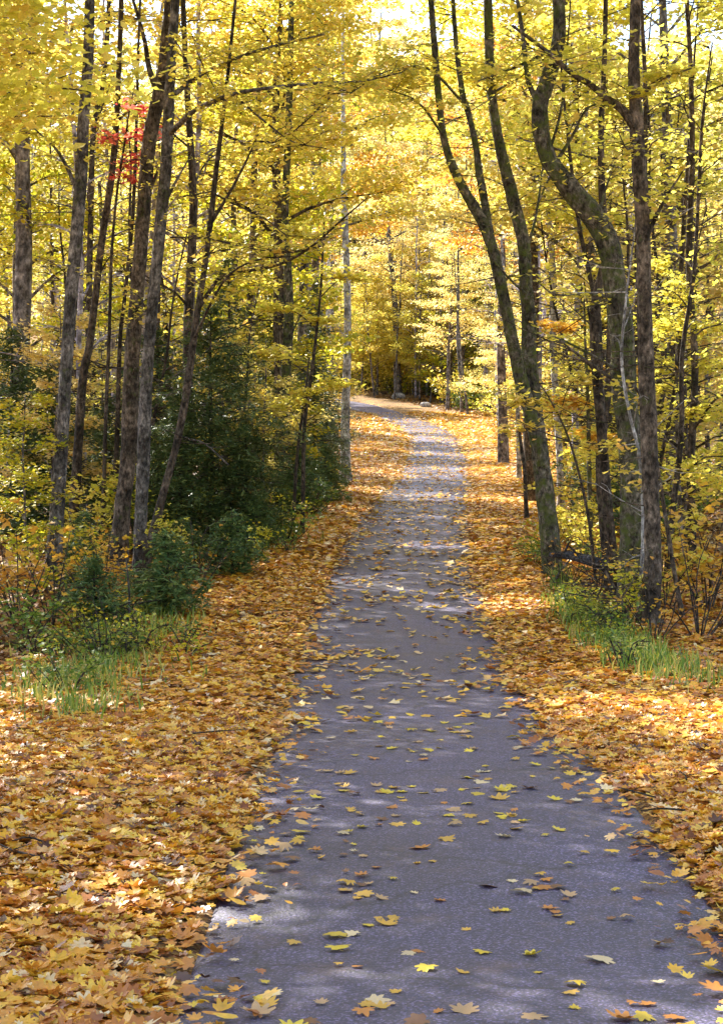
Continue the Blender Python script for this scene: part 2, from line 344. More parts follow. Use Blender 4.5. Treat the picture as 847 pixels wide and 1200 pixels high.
# ------------------------------------------------------------------ fallen leaves
def edge_noise(y, side): return .05 * np.sin(y * 1.1 + side) + .05 * np.sin(y * 2.7 + 2 * side) + .04 * np.sin(y * 6.1 + side * 3)
def extra_cover(x, y, q):
    """leaf drift creeping over the asphalt"""
    right = q > 0
    e = np.where(right, -.04 * (1 - sst(11, 16, y)) + .16 * np.exp(-((y - 18) / 3.0) ** 2), -.07 * (1 - sst(13, 17, y)) - .05 * np.exp(-((y - 16) / 3) ** 2))
    return e
def litter(name, side, y0, y1, width, dens, size, tpls, seed, label, tilt=.25, m='litter', pile=.04, start=0.0):
    g = rs(seed); N = int((y1 - y0) * (width + .5 - start) * dens)
    y = y0 + (y1 - y0) * g.rand(N); s = start - .5 + (width + .5 - start) * g.rand(N)
    cx = np.interp(y, CY[:400], CX[:400]) if y1 < 125 else None
    x = cx + side * (HW + s)
    q = road_dist(x, y); sd_ = np.abs(q) - HW
    edge = -extra_cover(x, y, q) + edge_noise(y, side)
    t_ = sd_ - edge; keep = (g.rand(N) < .90 * sst(-.16, .26, t_) ** 1.3 + .10 * sst(-.5, .05, t_))
    if start > 0: keep &= True
    x, y, q, sd_ = x[keep], y[keep], q[keep], sd_[keep]
    on_road = sd_ < .0
    z = np.where(on_road, zr(y) + .008, gz(x, y, q) + .01) + pile * g.rand(len(x)) ** 1.3 * sst(.0, .9, sd_) + .006
    mb = MB(); rnd = np.clip(.50 + .27 * g.randn(len(x)) + .14 * sst(24, 45, y) + .07 * nz(x * 2, y * 2), 0, 1)
    tpls = [(tv * (1, 1, .5), tf) for tv, tf in tpls]
    leaves(mb, np.stack([x, y, z + size * .12], 1), size * (.55 + .85 * g.rand(len(x)) ** 1.3), tpls, g, tilt, rnd=rnd)
    return tag(mobj(name, mb.mesh(name, M[m], False)), label, 'leaf litter', kind='stuff')
litter('leaf_litter', -1, 5.5, 17, 3.4, 1250, .077, T_LIT, 1, 'thick drift of golden fallen leaves along the near left verge')
litter('leaf_litter', 1, 5.5, 17, 3.4, 1150, .077, T_LIT, 2, 'thick drift of yellow fallen leaves along the near right verge')
litter('leaf_litter', -1, 17, 32, 3.6, 560, .092, T_MID, 3, 'orange and yellow fallen leaves on the left verge below the conifers')
litter('leaf_litter', 1, 17, 32, 4.2, 560, .092, T_MID, 4, 'tan and orange fallen leaves on the right verge before the leaning trees')
litter('leaf_litter', -1, 32, 75, 4.0, 210, .13, T_FAR, 5, 'brown and gold fallen leaves on the far left verge', m='litter')
litter('leaf_litter', 1, 32, 75, 5.0, 210, .13, T_FAR, 6, 'brown and gold fallen leaves on the far right verge', m='litter')
litter('leaf_litter', -1, 75, 122, 5.0, 70, .20, T_FAR, 7, 'thin fallen leaves inside the bend of the lane', m='litter')
litter('leaf_litter', 1, 75, 122, 9.0, 70, .20, T_FAR, 8, 'sunlit fallen leaves in the clearing outside the bend', m='litter')
def floor_litter():
    g = rs(9); P = []
    for side in (-1, 1):
        for (y0, y1, wd, dn) in ((5, 32, 8, 70), (32, 60, 16, 35), (60, 140, 25, 10)):
            N = int((y1 - y0) * wd * dn); y = y0 + (y1 - y0) * g.rand(N)
            x = np.interp(y, CY[:400], CX[:400]) + side * (HW + 3.2 + wd * g.rand(N)); P.append(np.stack([x, y], 1))
    P = np.vstack(P); q = road_dist(P[:, 0], P[:, 1]); P = P[np.abs(q) > HW + 2.5]
    z = gz(P[:, 0], P[:, 1]) + .03 + .03 * g.rand(len(P))
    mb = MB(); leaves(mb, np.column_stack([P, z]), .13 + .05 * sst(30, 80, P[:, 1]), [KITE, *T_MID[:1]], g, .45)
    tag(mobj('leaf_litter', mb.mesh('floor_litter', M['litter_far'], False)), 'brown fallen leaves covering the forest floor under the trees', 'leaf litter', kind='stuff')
floor_litter()

# single leaves on the asphalt
ORD = ['nearest', 'second', 'third', 'fourth', 'fifth', 'sixth', 'seventh', 'eighth', 'ninth', 'tenth', 'eleventh', 'twelfth', 'thirteenth', 'fourteenth', 'fifteenth', 'sixteenth', 'seventeenth', 'eighteenth', 'nineteenth', 'twentieth']
LC = [('yellow', (.80, .55, .04)), ('golden', (.70, .40, .05)), ('tan', (.55, .34, .16)), ('orange', (.62, .24, .04)), ('brown', (.26, .11, .04)), ('pale', (.78, .60, .34))]
def single_leaves():
    mats = {}
    for nme, c in LC:
        mats[nme] = leaf_mat(nme + '_fallen_leaf', [(0, tuple(k * .75 for k in c)), (1, tuple(min(.85, k * 1.15) for k in c))], .2, rough=.45, spec=.45)
    g = rs(77)
    meshes = {}
    for nme, _ in LC:
        for k in range(5):
            mb = MB(); TV, TF = T_NEAR[k]; V = TV.copy(); V[:, 2] -= V[:, 2].min(); mb.add(V, TF, np.full(len(V), g.rand()))
            # stalk
            mb.tube([(0, -.15, V[0, 2] * .3 + .02), (.02, -.35, .03), (.05, -.52, .05)], [.012, .010, .008], 4, k, sub=2)
            meshes[nme, k] = mb.mesh('fallen_leaf', mats[nme], False)
    # clumped positions
    pts = []
    for _ in range(1500):
        y = 6.0 + 112 * g.rand() ** 1.0
        pts.append(y)
    area = lambda a, b, dn: int((b - a) * 2.5 * dn)
    y = np.concatenate([a + (b - a) * g.rand(area(a, b, dn)) for a, b, dn in ((6, 16, 8.0), (16, 30, 9), (30, 60, 12), (60, 90, 13), (90, 122, 14))])
    q = -1.2 + 2.4 * g.rand(len(y))
    # a few pairs and clumps
    hub = g.randint(0, len(y), max(8, len(y) // 14)); i = hub[g.randint(0, len(hub), int(len(y) * .5))]; y = np.r_[y, y[i] + .22 * g.randn(len(i))]; q = np.r_[q, np.clip(q[i] + .13 * g.randn(len(i)), -1.24, 1.24)]
    x = np.interp(y, CY[:400], CX[:400]) + q
    dd = np.hypot(x, y)
    o = np.argsort(dd); x, y, q = x[o], y[o], q[o]
    u = 423.5 + FPX * x / y
    z = zr(y) + .012 * (1 - (q / 1.25) ** 2)
    vis = (u > -10) & (u < 860) & (y > 6.6)
    near = np.where(vis)[0][:300]
    cells = {}
    for i in near:
        ck = g.choice(len(LC), p=[.30, .22, .18, .12, .08, .10]); nme = LC[ck][0]
        s = .05 + .07 * g.rand() ** 1.6
        ob = mobj('fallen_leaf', meshes[nme, g.randint(5)], None, (x[i], y[i], z[i] + .003))
        ob.scale = (s * (.8 + .4 * g.rand()), s, s * (.3 + .8 * g.rand())); ob.rotation_euler = (.10 * g.randn(), .10 * g.randn(), g.rand() * 6.28)
        band = 'at the foot of the photo' if y[i] < 9.5 else 'on the near road' if y[i] < 14 else 'beside the left grass' if y[i] < 20 else 'before the log'
        lat = 'by the left edge' if q[i] < -.8 else 'left of centre' if q[i] < -.15 else 'along the centre' if q[i] < .25 else 'right of centre' if q[i] < .85 else 'by the right edge'
        key = (nme, lat, band); cells[key] = cells.get(key, 0) + 1; k = cells[key]
        od = 'nearest' if k == 1 else (ORD[k - 1] + ' nearest' if k <= 20 else 'farthest')
        tag(ob, f'{nme} maple leaf {lat} {band}, {od}', 'leaf', 'single maple leaves scattered on the asphalt')
    rest = np.setdiff1d(np.arange(len(x)), near)
    mb = MB(); leaves(mb, np.column_stack([x[rest], y[rest], z[rest] + .014]), .10 + .04 * g.rand(len(rest)), T_MID, g, .16, rnd=np.where(g.rand(len(rest)) < .6, .6 + .4 * g.rand(len(rest)), g.rand(len(rest))))
    tag(mobj('scattered_leaves', mb.mesh('scattered_leaves', M['litter'], False)), 'thin scatter of fallen leaves along the distant asphalt', 'leaf litter', kind='stuff')
single_leaves()

# ------------------------------------------------------------------ trees
def gen_tree(seed, H, r0, cb, cr, nl, ls, bark, leafm, bend=.04, tpls=T_FAR, nlimb=16, droop=.0, tilt=.5, spread=.30, fork=False):
    g = rs(seed); n = 8
    zz = np.linspace(0, H, n); off = np.cumsum(g.randn(n, 2) * bend * H / n, 0); off -= off[0]
    off += np.outer(zz / H, g.randn(2) * bend * H * .7)
    P = np.column_stack([off, zz]); P = np.vstack([[P[0, 0], P[0, 1], -.5], P])
    rad = np.r_[r0 * 1.5, r0 * 1.25, r0 * (1 - zz[1:] / H) ** .75 + .012]
    mb = MB(); mb.tube(P, rad, 9, seed, .05, 3)
    ax = []
    def pos(h): return np.array([np.interp(h, P[:, 2], P[:, 0]), np.interp(h, P[:, 2], P[:, 1]), h])
    for i in range(nlimb):
        f = (i + g.rand()) / nlimb; h = cb + (H * .98 - cb) * f; a = i * 2.4 + g.rand() * .9
        L = cr * (1 - .65 * f) * (.65 + .6 * g.rand()); el = .75 - .2 * g.rand() if not droop else .35
        rt = np.interp(h, P[:, 2], rad); rl = max(.012, min(rt * .5, L * .016))
        d = np.array([math.cos(a), math.sin(a), 0]); p = pos(h); B = [p]
        for k in range(4):
            e = el * (1 - .32 * k) - droop * k; p = p + (d * math.cos(e) + np.array((0, 0, math.sin(e)))) * L / 4 + g.randn(3) * L * .03; B.append(p)
        B = np.array(B); mb.tube(B, np.linspace(rl, .006, 5), 5, seed + i, .03, 2); ax.append((B, L))
        for k in range(4):
            t = .25 + .65 * g.rand(); j = min(int(t * 4), 3); b0 = B[j] + (B[j+1] - B[j]) * (t * 4 - j)
            a2 = a + g.choice([-1, 1]) * (.5 + .7 * g.rand()); l2 = L * (.35 + .3 * g.rand())
            d2 = np.array([math.cos(a2), math.sin(a2), .12 + .25 * g.rand() - droop])
            B2 = np.array([b0, b0 + d2 * l2 * .5, b0 + d2 * l2 + np.array((0, 0, -.06 * l2))])
            mb.tube(B2, [rl * .4 + .003, .006, .003], 4, seed + k, .02, 2); ax.append((B2, l2))
    lm = MB()
    if nl:
        Ls = np.array([a[1] for a in ax]); c = g.choice(len(ax), nl, p=Ls / Ls.sum())
        t = .2 + .85 * g.rand(nl) ** .8
        Pp = np.empty((nl, 3))
        for i, (B, L) in enumerate(ax):
            m_ = c == i
            if not m_.any(): continue
            tt = t[m_] * (len(B) - 1); j = np.clip(tt.astype(int), 0, len(B) - 2); f = tt - j
            q = B[j] + (B[j+1] - B[j]) * f[:, None]
            q[:, :2] += g.randn(len(q), 2) * spread * (.5 + .5 * min(1.5, L / 2)); q[:, 2] += g.randn(len(q)) * .10 - .04
            Pp[m_] = q
        leaves(lm, Pp, ls * (.75 + .5 * g.rand(nl)), tpls, g, tilt)
    return mb.mesh('trunk', M[bark]), (lm.mesh('crown', M[leafm], False) if nl else None)
def plant(name, proto, loc, rz=0, sc=1, lean=(0, 0), label=None, cat='tree', group=None, crown_name='crown', crown_mat=None, bark=None, trunk_name='trunk'):
    o = empty(name, loc, rz); o.scale = (sc,) * 3; o.rotation_euler = (lean[0], lean[1], rz)
    a = mobj(trunk_name, proto[0], o)
    if bark: a.material_slots[0].link = 'OBJECT'; a.material_slots[0].material = M[bark]
    if proto[1]:
        b = mobj(crown_name, proto[1], o)
        if crown_mat: b.material_slots[0].link = 'OBJECT'; b.material_slots[0].material = M[crown_mat]
    tag(o, label, cat, group)
    return o

PR_BIG = [gen_tree(100 + i, H, r, cb, cr, nl, .15, 'bark_far', 'yellow', nlimb=22, spread=.38, tilt=.65) for i, (H, r, cb, cr, nl) in enumerate(
    [(17, .20, 5.5, 4.2, 11000), (19, .24, 6.5, 4.6, 12000), (15, .16, 4.5, 3.8, 9000), (16, .15, 3.2, 3.6, 9500), (20, .22, 8, 4.2, 10000)])]
PR_SAP = [gen_tree(200 + i, H, r, cb, cr, nl, .12, 'bark_far', 'yellow', nlimb=16, spread=.24, tilt=.4, tpls=T_MID) for i, (H, r, cb, cr, nl) in enumerate(
    [(7, .05, 1.2, 2.2, 3800), (5.5, .04, .8, 1.9, 2800), (8.5, .065, 1.8, 2.6, 4600), (6, .045, 1.5, 2.4, 3300)])]
PR_POLE = [gen_tree(300 + i, H, r, cb, cr, nl, .13, 'bark_grey', 'pale', nlimb=12, bend=.03) for i, (H, r, cb, cr, nl) in enumerate(
    [(18, .11, 9, 2.4, 1600), (16, .09, 8, 2.0, 900), (20, .13, 11, 2.5, 2000), (15, .07, 7, 1.8, 500)])]

PR_SHADE = [gen_tree(390 + i, 17 + i, .2, 7.2, 4.8, 15000, .15, 'bark', 'yellow', nlimb=24, spread=.5) for i in range(2)]
PR_BARE = [gen_tree(350 + i, H, r, cb, cr, nl, .12, 'bark_lilac', 'pale', nlimb=24, bend=.04) for i, (H, r, cb, cr, nl) in enumerate([(16, .085, 3.5, 2.6, 260), (14, .07, 2.5, 2.4, 160), (18, .10, 5, 2.8, 320)])]

PR_DARK = [gen_tree(370 + i, H, r, cb, cr, nl, .11, 'bark_dark', 'yellow', nlimb=20, bend=.07, tpls=T_MID) for i, (H, r, cb, cr, nl) in enumerate([(11, .06, 1.5, 1.6, 300), (9, .045, 1.0, 1.5, 240), (13, .085, 2.0, 2.0, 420), (7, .035, .6, 1.3, 150)])]

# ---- hero trees, measured on the photograph
def limb(mb, pts, d, r, k=7, seed=0, sub=4, base=None):
    """pts = (u, v[, d]); r in metres, list or (start, end)"""
    P = np.array([at(p[0], p[1], p[2] if len(p) > 2 else d) for p in pts])
    if base is not None: P = P - base
    if len(r) == 2 and len(P) != 2: r = np.linspace(r[0], r[1], len(P))
    mb.tube(P, r, k, seed, .05, sub); return P
def twigs(mb, P, g, n, L, r=.006, droop=0, ax=None):
    for _ in range(n):
        t = (.2 + .8 * g.rand()) * (len(P) - 1); j = min(int(t), len(P) - 2); b = P[j] + (P[j+1] - P[j]) * (t - j)
        a = g.rand() * 6.28; l = L * (.5 + .8 * g.rand()); d = np.array([math.cos(a), math.sin(a) * .8, .25 * g.randn() + .12 - droop])
        B = np.array([b, b + d * l * .5 + g.randn(3) * .04 * l, b + d * l + np.array((0, 0, .1 * l * g.randn()))])
        mb.tube(B, [r, r * .6, r * .3], 4, g.randint(999), .02, 2)
        if ax is not None: ax.append(B)
def spray_leaves(lm, ax, g, n, size, tpls, spread=.14, tilt=.4):
    if not ax or n <= 0: return
    Ls = np.array([np.linalg.norm(B[-1] - B[0]) for B in ax]); c = g.choice(len(ax), n, p=Ls / Ls.sum()); P = np.empty((n, 3))
    for i, B in enumerate(ax):
        m_ = c == i; k = m_.sum()
        if not k: continue
        tt = (.15 + .9 * g.rand(k)) * (len(B) - 1); j = np.clip(tt.astype(int), 0, len(B) - 2)
        q = B[j] + (B[j+1] - B[j]) * (tt - j)[:, None]; q += g.randn(k, 3) * np.array((spread, spread, spread * .35)); P[m_] = q
    leaves(lm, P, size * (.7 + .6 * g.rand(n)), tpls, g, tilt)
def base_of(u, v, d):
    p = at(u, v, d); return np.array((p[0], p[1], g1(p[0], p[1])))

def hero(name, label, d, stems, bark='bark', branches=(), crown=0, csize=.10, tw=0, twl=.8, leafm='yellow', seed=0, cat='tree', tall=None, group=None, k=10):
    """stems: (part name, [(u,v[,d])...], radii); branches: (pts, r0, r1, leaves)"""
    g = rs(seed + 500)
    b = stems[0][1][0]; B0 = base_of(b[0], b[1], b[2] if len(b) > 2 else d)
    root = empty(name, B0); tag(root, label, cat, group)
    lm = MB(); has = False
    for si, (pn, pts, rad) in enumerate(stems):
        mb = MB(); P = np.array([at(p[0], p[1], p[2] if len(p) > 2 else d) for p in pts]) - B0
        if si == 0:
            P[0, 2] = 0; P = np.vstack([P[0] + (0, 0, -.5), P[0], P[0] + (P[1] - P[0]) * .22, P[1:]]); rad = [rad[0] * 1.9, rad[0] * 1.5, rad[0] * 1.06] + list(rad[1:])
        rad = [q * .84 for q in rad]
        top = P[-1] - P[-2]; top /= np.linalg.norm(top)
        if tall:   # carry the trunk on above the picture
            P = np.vstack([P, P[-1] + top * tall * .35 + (0, 0, .3), P[-1] + top * tall * .6 + (g.randn() * .4, g.randn() * .4, tall * .4)]); rad = list(rad) + [rad[-1] * .7, .02]
        mb.tube(P, rad, k, seed + si, .06, 6)
        ax = []
        if tw:
            bare = []; twigs(mb, P[len(P) // 3:], g, tw, twl, .010, ax=ax); twigs(mb, P[1:], g, tw * 2, 1.2, .011, ax=bare)
            for B in bare: twigs(mb, B, g, 3, .45, .005)
        if tall and crown:
            spray_leaves(lm, ax, g, tw * 10, .10, T_MID, .15, .4); ax = []
            for q in range(9):
                a = q * 2.4; t0 = P[-3] + (P[-1] - P[-3]) * (.1 + .9 * q / 9); L = 2.6 * (1 - .05 * q)
                A = np.array([t0, t0 + np.array((math.cos(a), math.sin(a), .5)) * L * .5, t0 + np.array((math.cos(a), math.sin(a), .35)) * L])
                mb.tube(A, [.035, .02, .008], 5, q, .03, 2); ax.append(A); twigs(mb, A, g, 4, 1.1, .008, ax=ax)
            spray_leaves(lm, ax, g, crown, .13, T_FAR, .32, .5); has = True
        elif tw and crown:
            spray_leaves(lm, ax, g, crown, csize, T_MID, .16, .4); has = True
        me = mb.mesh(pn, M[bark]); mobj(pn, me, root)
    for bi, (pts, r0, r1, nlv) in enumerate(branches):
        mb = MB(); P = limb(mb, pts, d, (r0, r1), 6, seed + bi + 20, base=B0); ax = []
        L = np.linalg.norm(P[-1] - P[0])
        twigs(mb, P, g, int(4 + L * 3), min(.9, .25 * L + .2), .007, ax=ax)
        if nlv: spray_leaves(lm, ax, g, nlv, csize, T_MID, .13, .35); has = True
        mobj('branch', mb.mesh('branch', M[bark]), root)
    if has: mobj('foliage', lm.mesh('foliage', M[leafm], False), root)
    return root

hero('maple_tree', 'thick brown trunk left of the conifers, crossing its grey neighbour near the top', 33,
     [('trunk', [(139, 652), (143, 600), (151, 537), (153, 458), (157, 398), (168, 249), (176, 163), (190, 92), (200, 0), (205, -60)], [.21, .19, .18, .17, .17, .16, .15, .14, .13, .12])],
     'bark', [([(186, 110), (175, 80), (168, 40), (150, -20)], .07, .02, 60), ([(168, 250), (185, 200), (205, 160)], .04, .01, 40)], crown=5200, tall=5, seed=1, tw=4)
hero('maple_tree', 'grey brown left trunk whose long limb arches over the lane', 32,
     [('trunk', [(163, 662), (166, 600), (168, 537), (172, 458), (175, 398), (190, 249), (196, 170), (200, 92), (206, 0), (210, -60)], [.15, .14, .135, .13, .13, .125, .12, .11, .10, .09])],
     'bark_grey', [([(198, 158), (225, 132, 31), (249, 119, 30), (288, 107, 29), (366, 98, 28), (424, 95, 27), (470, 85, 27)], .05, .012, 500),
                   ([(205, 110), (240, 85), (300, 60, 30), (380, 40, 29)], .05, .012, 500), ([(192, 240), (205, 215), (225, 180)], .04, .01, 60),
                   ([(178, 380), (165, 350), (150, 340)], .02, .006, 60)], crown=5200, tall=5, seed=2, tw=5)
hero('maple_tree', 'slim dark leaning tree with long bare limbs reaching right over the conifers', 31,
     [('trunk', [(166, 655), (190, 584), (206, 525), (217, 470), (229, 385), (239, 319), (247, 260), (253, 202), (264, 115), (272, 40), (280, -40)], [.10, .085, .08, .075, .07, .062, .058, .05, .04, .035, .03])],
     'bark_dark', [([(247, 262), (268, 228), (288, 190), (300, 163)], .035, .012, 0), ([(232, 362), (248, 338), (264, 323), (327, 310, 30), (366, 288, 29), (400, 258, 28), (430, 232, 28)], .04, .010, 260),
                   ([(200, 278, 32), (245, 280), (288, 290, 30), (335, 296, 29.5), (370, 290, 29)], .018, .010, 260), ([(248, 225), (266, 235), (311, 257, 30), (335, 276, 29.5)], .02, .008, 160),
                   ([(264, 112), (276, 114), (311, 143, 30), (343, 166, 29), (382, 174, 28)], .025, .008, 320), ([(300, 165), (327, 165, 30), (366, 135, 29), (386, 108, 28.5)], .016, .007, 220),
                   ([(262, 120), (250, 100), (235, 70), (225, 40)], .02, .006, 120), ([(226, 400), (262, 330, 30), (300, 305, 29.5), (350, 300, 29)], .025, .008, 260)],
     crown=0, seed=3, tw=5, twl=.6)
hero('maple_tree', 'thin upright dark tree at the left with a branch crossing behind it', 36,
     [('trunk', [(84, 640), (92, 520), (98, 440), (106, 398), (119, 288), (129, 221), (137, 143), (139, 92), (142, 20), (144, -60)], [.13, .11, .10, .095, .09, .08, .07, .065, .06, .05])],
     'bark_dark', [([(137, 143), (150, 130), (163, 119), (190, 100)], .03, .01, 80), ([(112, 330), (130, 300), (150, 290)], .02, .006, 80)], crown=5200, tall=5, seed=4, tw=8)
hero('maple_tree', 'thin black pole tree at the far left with short twigs', 44,
     [('trunk', [(100, 620), (104, 400), (106, 280), (110, 151), (122, 92), (128, 0), (130, -60)], [.12, .09, .085, .08, .07, .06, .05])],
     'bark_dark', [([(112, 150), (122, 120), (130, 95)], .03, .01, 50)], crown=5200, tall=5, seed=5, tw=9)
hero('maple_tree', 'stout grey trunk nearest the left border of the view', 30,
     [('trunk', [(62, 690), (70, 560), (80, 400), (92, 250), (98, 150), (104, 60), (106, -60)], [.16, .14, .13, .12, .115, .11, .10])],
     'bark_grey', [([(94, 230), (70, 180), (40, 150)], .04, .01, 160)], crown=5200, tall=5, seed=6, tw=6)
hero('maple_tree', 'slim dark stem rising between two thick left trunks', 38,
     [('trunk', [(133, 600), (138, 500), (141, 398), (147, 343), (156, 250), (160, 150), (163, 40), (166, -40)], [.07, .06, .055, .05, .045, .04, .035, .03])],
     'bark_dark', [], crown=1500, tall=4, seed=7, tw=6)
hero('maple_tree', 'dark mossy trunk behind the right end of the conifers', 45,
     [('trunk', [(327, 580), (327, 545), (333, 478), (338, 380), (338, 330), (334, 250), (338, 150), (342, 0)], [.17, .15, .15, .14, .13, .12, .10, .08])],
     'bark_moss', [([(338, 400), (352, 370), (368, 345)], .03, .01, 100), ([(336, 360), (315, 330), (300, 310)], .03, .01, 100)], crown=5200, tall=6, seed=8, tw=6)
hero('maple_sapling', 'taller of two thin stems at the left verge edge, hung with yellow leaves', 38,
     [('trunk', [(354, 598), (357, 498), (366, 430), (372, 380), (377, 320), (380, 260)], [.055, .05, .045, .04, .03, .02])],
     'bark_dark', [([(364, 440), (340, 425), (315, 415), (290, 420)], .015, .005, 360), ([(360, 460), (385, 450), (400, 455)], .012, .004, 260), ([(371, 385), (345, 365), (320, 362)], .015, .005, 360),
                   ([(374, 350), (395, 330), (415, 325)], .015, .005, 280), ([(363, 450), (350, 470), (335, 480)], .012, .004, 220), ([(378, 300), (355, 275), (335, 270)], .012, .004, 260)], seed=9, tw=4, csize=.11)
hero('maple_sapling', 'shorter leaning thin stem at the left verge edge', 38.5,
     [('trunk', [(343, 590), (347, 550), (351, 510), (358, 460), (362, 420)], [.045, .042, .038, .03, .02])], 'bark_dark', [([(352, 500), (340, 480), (330, 475)], .01, .004, 80)], seed=10, tw=3)
hero('pine_tree', 'straight pale pinkish trunk standing alone at the left edge of the lane bend', 58,
     [('trunk', [(405, 532), (405, 480), (407, 400), (407, 340), (403, 230), (402, 120), (402, 0)], [.18, .165, .155, .14, .11, .08, .06])],
     'bark_pale', [([(406, 400), (395, 380), (385, 370)], .02, .006, 30)], crown=5200, tall=6, seed=11, tw=5)

hero('red_maple', 'small red leaved maple high between the left trunks', 35,
     [('trunk', [(120, 640), (124, 500), (128, 400), (131, 300), (138, 220), (146, 170), (152, 130), (158, 100)], [.05, .045, .04, .036, .032, .026, .02, .012])],
     'bark_dark', [([(140, 205), (150, 190), (168, 182)], .012, .005, 80), ([(147, 165), (158, 160), (172, 158)], .012, .005, 100), ([(146, 170), (135, 160), (122, 163)], .012, .005, 50), ([(152, 132), (160, 125), (172, 128)], .01, .004, 60), ([(142, 200), (150, 210), (160, 216)], .01, .004, 60)], seed=12, tw=2, leafm='red', csize=.12)
# right side
hero('maple_tree', 'mossy forked tree leaning over the lane beside the black log', 31,
     [('trunk', [(647, 668), (641, 600), (632, 529), (626, 478), (620, 420), (619, 370), (616, 335), (612, 280), (600, 229), (585, 170), (575, 100), (572, 30), (570, -60)],
       [.20, .185, .18, .17, .15, .145, .14, .135, .125, .11, .10, .09, .08]),
      ('stem', [(634, 545, 30.9), (622, 490, 30.8), (610, 445, 30.7), (600, 398, 30.6), (585, 327, 30.5), (569, 268, 30.5), (538, 213, 30.4), (522, 170, 30.3), (514, 119, 30.2), (508, 40, 30), (500, -60, 30)],
       [.12, .135, .135, .13, .125, .11, .095, .08, .07, .06, .05]),
      ('stem', [(575, 275, 30.6), (567, 235, 30.7), (561, 200, 30.8), (557, 170, 30.9), (548, 130, 31), (542, 112, 31), (534, 50, 31), (528, -50, 31)], [.08, .08, .075, .07, .065, .06, .05, .04])],
     'bark_moss', [([(617, 345), (600, 330, 30), (575, 300, 29.5), (560, 260, 29)], .025, .008, 40), ([(614, 300), (625, 265), (632, 225), (636, 190)], .03, .012, 30),
                   ([(600, 400, 30.6), (612, 410, 30), (600, 440, 29.6)], .012, .004, 0), ([(520, 160, 30.3), (490, 120, 29.5), (455, 105, 29)], .025, .008, 350),
                   ([(542, 120, 31), (500, 80, 29), (450, 85, 28), (410, 110, 27)], .025, .008, 450), ([(575, 110), (610, 90), (650, 70)], .025, .008, 250),
                   ([(608, 452, 30.5), (590, 470, 30), (580, 465, 30)], .012, .004, 60)], crown=5200, tall=5, seed=20, tw=7, twl=.9, k=12)
hero('maple_tree', 'massive crooked mossy tree at the right with its upper trunk bending sharply left', 27,
     [('trunk', [(742, 705), (741, 615), (738, 537), (732, 460), (728, 400), (722, 343), (714, 296), (698, 257), (667, 221), (640, 180), (632, 127), (642, 92), (655, 40), (650, -60)],
       [.27, .23, .22, .215, .215, .215, .21, .20, .195, .16, .14, .135, .12, .10]),
      ('stem', [(634, 140, 27), (628, 118, 27), (618, 92, 27), (612, 40, 27), (600, -40, 27)], [.05, .05, .045, .04, .03])],
     'bark_moss', [([(640, 185), (652, 150), (660, 110), (664, 60), (668, 0)], .025, .01, 50), ([(648, 195), (670, 160), (690, 125), (730, 120)], .03, .008, 60),
                   ([(700, 258), (708, 225), (720, 190)], .03, .008, 50), ([(668, 222), (650, 205), (640, 215), (630, 240)], .03, .01, 20),
                   ([(724, 350), (690, 345), (650, 345), (630, 330)], .025, .008, 110), ([(732, 440), (700, 420, 26.6), (672, 405, 26.4), (650, 395, 26.2)], .028, .01, 60),
                   ([(645, 60), (600, 80), (560, 95, 26)], .035, .01, 260)], crown=5200, tall=5, seed=21, tw=8, k=12)
hero('maple_tree', 'reddish brown trunk at the right border with a thick dark limb bending left overhead', 25,
     [('trunk', [(760, 745), (764, 650), (762, 560), (758, 470), (755, 380), (753, 268), (749, 210), (746, 151), (742, 80), (745, 0), (748, -60)], [.17, .15, .14, .135, .13, .125, .12, .115, .10, .09, .08])],
     'bark', [([(747, 155), (730, 130), (710, 115), (690, 98), (672, 88), (640, 60), (600, 30)], .07, .02, 200), ([(752, 290), (775, 240), (800, 200)], .04, .01, 120),
              ([(748, 160), (735, 175, 24), (722, 150, 23)], .02, .006, 140), ([(745, 120), (770, 95), (810, 80)], .04, .01, 260)], crown=5200, tall=5, seed=22, tw=6)
hero('dead_tree', 'dark broken snag leaning inside the right hand clump', 28,
     [('trunk', [(722, 690), (712, 600), (704, 500), (699, 420), (697, 380), (699, 345), (705, 312)], [.10, .095, .10, .11, .11, .09, .05])],
     'bark_dark', [([(698, 400), (690, 370), (684, 330)], .03, .01, 0), ([(700, 440), (686, 425), (668, 420)], .02, .006, 0)], seed=23, tw=5, twl=.5)
hero('maple_tree', 'bare brown trunk between the crooked tree and the snag', 29,
     [('trunk', [(714, 682), (706, 600), (703, 537), (712, 450), (716, 330), (706, 250), (704, 150), (708, 60), (710, -60)], [.10, .09, .085, .08, .075, .07, .06, .05, .04])],
     'bark_dark', [([(712, 420), (735, 400), (760, 395)], .02, .006, 60)], crown=1500, tall=4, seed=24, tw=6)
hero('dead_branch', 'long bare dead limb slanting down across the right trunks', 26,
     [('trunk', [(800, 520), (756, 478), (725, 450), (698, 431), (672, 412), (655, 398)], [.035, .033, .03, .027, .022, .012])], 'bark', [], seed=25, tw=4, twl=.4, cat='branch')
hero('birch_tree', 'thin white birch stem at the right border in front of the crooked tree', 25.5,
     [('trunk', [(745, 735), (750, 690), (753, 615), (749, 537), (736, 480), (728, 420), (733, 350), (742, 280), (750, 200)], [.035, .032, .03, .03, .028, .025, .02, .016, .01])],
     'bark_pale', [([(752, 600), (770, 570), (785, 560)], .012, .004, 60), ([(751, 650), (738, 655), (725, 668)], .012, .004, 30)], seed=26, tw=6, twl=.5, crown=120)
